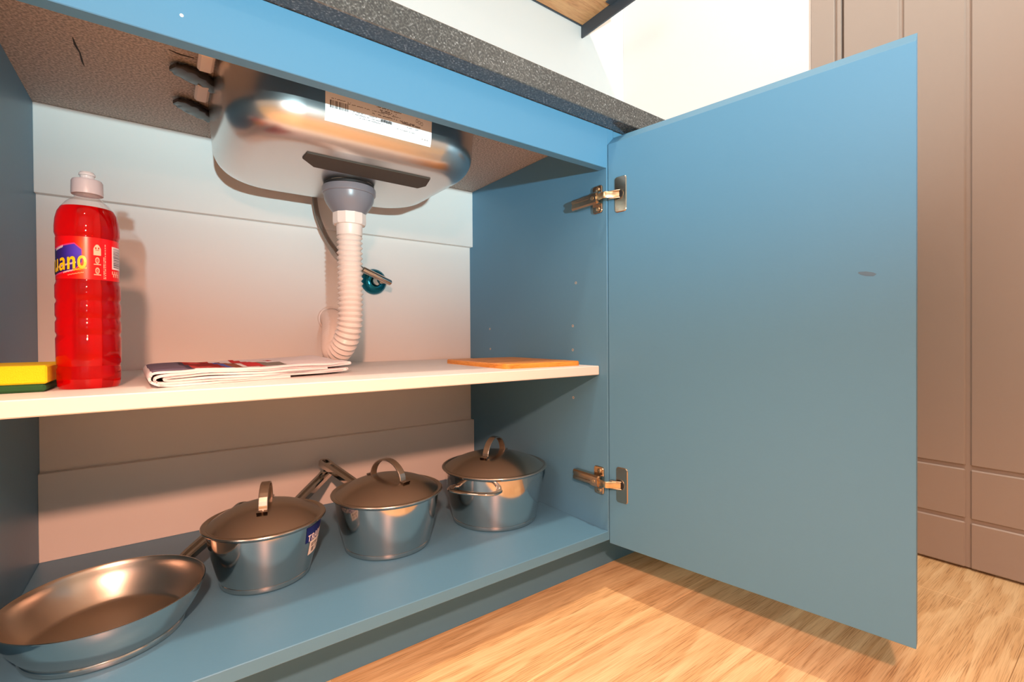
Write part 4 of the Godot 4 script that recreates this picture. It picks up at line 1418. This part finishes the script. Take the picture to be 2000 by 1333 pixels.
func towel() -> void:
	# a dish cloth folded over and over: a long ribbon seen on its edge, swept back along the shelf
	var ang := 0.37
	var ex := Vector3(cos(ang), 0, -sin(ang))    # along the folds, from the left fold to the right
	var ez := Vector3(0.05, 0, 0.999)     # towards the viewer
	var org := Vector3(-0.6530, SHELF_Y, 0.4130)  # front left corner
	var t := thing("dish_towel", "white dish towel with red and blue print folded flat on the shelf", "towel", org)
	var L := 0.262
	var th := 0.0026
	# centre line of the ribbon in (x, y), from the loose end under, round the left fold, to the right end and back
	var line := [Vector2(L * 0.62, 0.0016), Vector2(L * 0.30, 0.0015), Vector2(0.034, 0.0015), Vector2(0.0145, 0.0022), Vector2(0.0035, 0.0062), Vector2(0.0014, 0.0112), Vector2(0.0042, 0.0156), Vector2(0.0135, 0.0170), Vector2(0.040, 0.0168), Vector2(L * 0.35, 0.0160), Vector2(L * 0.55, 0.0158), Vector2(L * 0.75, 0.0160), Vector2(L * 0.93, 0.0158), Vector2(L * 0.985, 0.0154), Vector2(L, 0.0142), Vector2(L * 0.985, 0.0132), Vector2(L * 0.9, 0.0130), Vector2(L * 0.5, 0.0131), Vector2(0.044, 0.0140), Vector2(0.0180, 0.0138), Vector2(0.0072, 0.0112), Vector2(0.0070, 0.0070), Vector2(0.017, 0.0046), Vector2(L * 0.3, 0.0043), Vector2(L * 0.6, 0.0042), Vector2(L * 0.90, 0.0044), Vector2(L * 0.955, 0.0052), Vector2(L * 0.965, 0.0060), Vector2(L * 0.95, 0.0068), Vector2(L * 0.6, 0.0070), Vector2(0.050, 0.0072), Vector2(0.0205, 0.0074), Vector2(0.0150, 0.0090), Vector2(0.0210, 0.0108), Vector2(0.060, 0.0106), Vector2(L * 0.5, 0.0101), Vector2(L * 0.84, 0.0101)]
	var pts := []
	for p in line:
		pts.append(Vector3(p.x, p.y, 0))
	var fine := curve(pts, 7)
	var g := Geo.new()
	var nz := 14
	var depth := 0.205
	var nz1 := noise(9.0, 2, 3)
	var P := func(i: int, k: int, side: float) -> Vector3:
		var a: Vector3 = fine[i]
		var tg: Vector3 = (fine[mini(i + 1, fine.size() - 1)] - fine[maxi(i - 1, 0)]).normalized()
		var nn := Vector3(-tg.y, tg.x, 0)
		var z := -depth * k / nz
		var q := a + nn * side * th / 2
		var wav := nz1.get_noise_2d(a.x, z * 1.5) * 0.0024 * smoothstep(0.0, 0.012, a.y)
		var lift := smoothstep(0.45, 1.0, a.x / L) * smoothstep(0.0, 0.016, a.y) * 0.004 * smoothstep(0.0, 0.6, float(k) / nz)
		var zz := z + nz1.get_noise_2d(a.x * 0.8 + 5.0, a.y * 30.0) * 0.008
		return ex * q.x + Vector3(0, maxf(q.y + wav + lift, 0.0003), 0) + ez * zz
	for i in fine.size() - 1:
		for k in nz:
			for s in [1.0, -1.0]:
				var a: Vector3 = P.call(i, k, s); var b: Vector3 = P.call(i + 1, k, s); var c: Vector3 = P.call(i + 1, k + 1, s); var d: Vector3 = P.call(i, k + 1, s)
				g.flat(a, b, c, d, a - P.call(i, k, -s))
		for k in [0, nz]:
			g.flat(P.call(i, k, 1.0), P.call(i + 1, k, 1.0), P.call(i + 1, k, -1.0), P.call(i, k, -1.0), ez * (1.0 if k == 0 else -1.0))
	var cl := part("cloth", g, M.cloth, t)
	# printed patches on the top layer, following its surface
	var prints := [[0.004, 0.040, 0.0, 1.0, Color(0.42, 0.36, 0.45)], [0.036, 0.078, 0.02, 1.0, Color(0.78, 0.20, 0.17)], [0.068, 0.088, 0.1, 0.9, Color(0.26, 0.34, 0.68)], [0.088, 0.106, 0.0, 0.8, Color(0.55, 0.28, 0.16)], [0.112, 0.132, 0.15, 0.9, Color(0.80, 0.10, 0.12)], [0.136, 0.160, 0.05, 0.45, Color(0.50, 0.46, 0.42)], [0.152, 0.166, 0.5, 0.8, Color(0.82, 0.08, 0.12)], [0.046, 0.064, 0.3, 0.7, Color(0.30, 0.22, 0.32)]]
	for pr in prints:
		g = Geo.new()
		for i in fine.size() - 1:
			if i < 38 or i > 92:   # the outer top layer only
				continue
			var xm: float = fine[i].x
			if xm < pr[0] or xm > pr[1] or fine[i].y < 0.0120:
				continue
			for k in nz:
				var f := float(k) / nz
				var wob := 0.06 * sin(i * 1.3 + pr[0] * 90.0)
				if (pr[2] > 0.0 and f < pr[2] + wob) or f > pr[3] + wob:
					continue
				var up := Vector3(0, 0.0003, 0)
				g.flat(P.call(i, k, 1.0) + up, P.call(i + 1, k, 1.0) + up, P.call(i + 1, k + 1, 1.0) + up, P.call(i, k + 1, 1.0) + up, Vector3.UP)
		if g.v.size():
			part("print", g, mat(pr[4], 0.9), cl)

func cutting_board() -> void:
	var t := thing("cutting_board", "thin wooden cutting board lying flat at the shelf's right end", "cutting board", Vector3(-0.094, SHELF_Y, 0.3))
	var g := Geo.new()
	var xf := Transform3D(Basis(Vector3(1, 0, 0), Vector3(0, 0, -1), Vector3(0, 1, 0)), Vector3.ZERO) * Transform3D(Basis(Vector3(0, 0, 1), -0.065), Vector3.ZERO)
	plate(g, round_rect(0.166, 0.236, 0.012, 6), 0.0085, xf, 0.0018)
	part("board", g, M.board_wood, t)

func _ready() -> void:
	rig()
	make_materials()
	photo_lamps()
	ceiling_lamp(-0.35, 1.02, SPOT_COLOR, SPOT_ENERGY, "round ceiling downlight nearest the sink cabinet")
	ceiling_lamp(-1.0, 2.75, SPOT_COLOR, SPOT2_ENERGY, "round ceiling downlight by the window")
	room()
	dark_door()
	countertop()
	cabinet()
	neighbour_cabinet()
	wall_shelf()
	sink()
	drain()
	supply()
	cookware()
	bottle()
	sponge()
	towel()
	cutting_board()
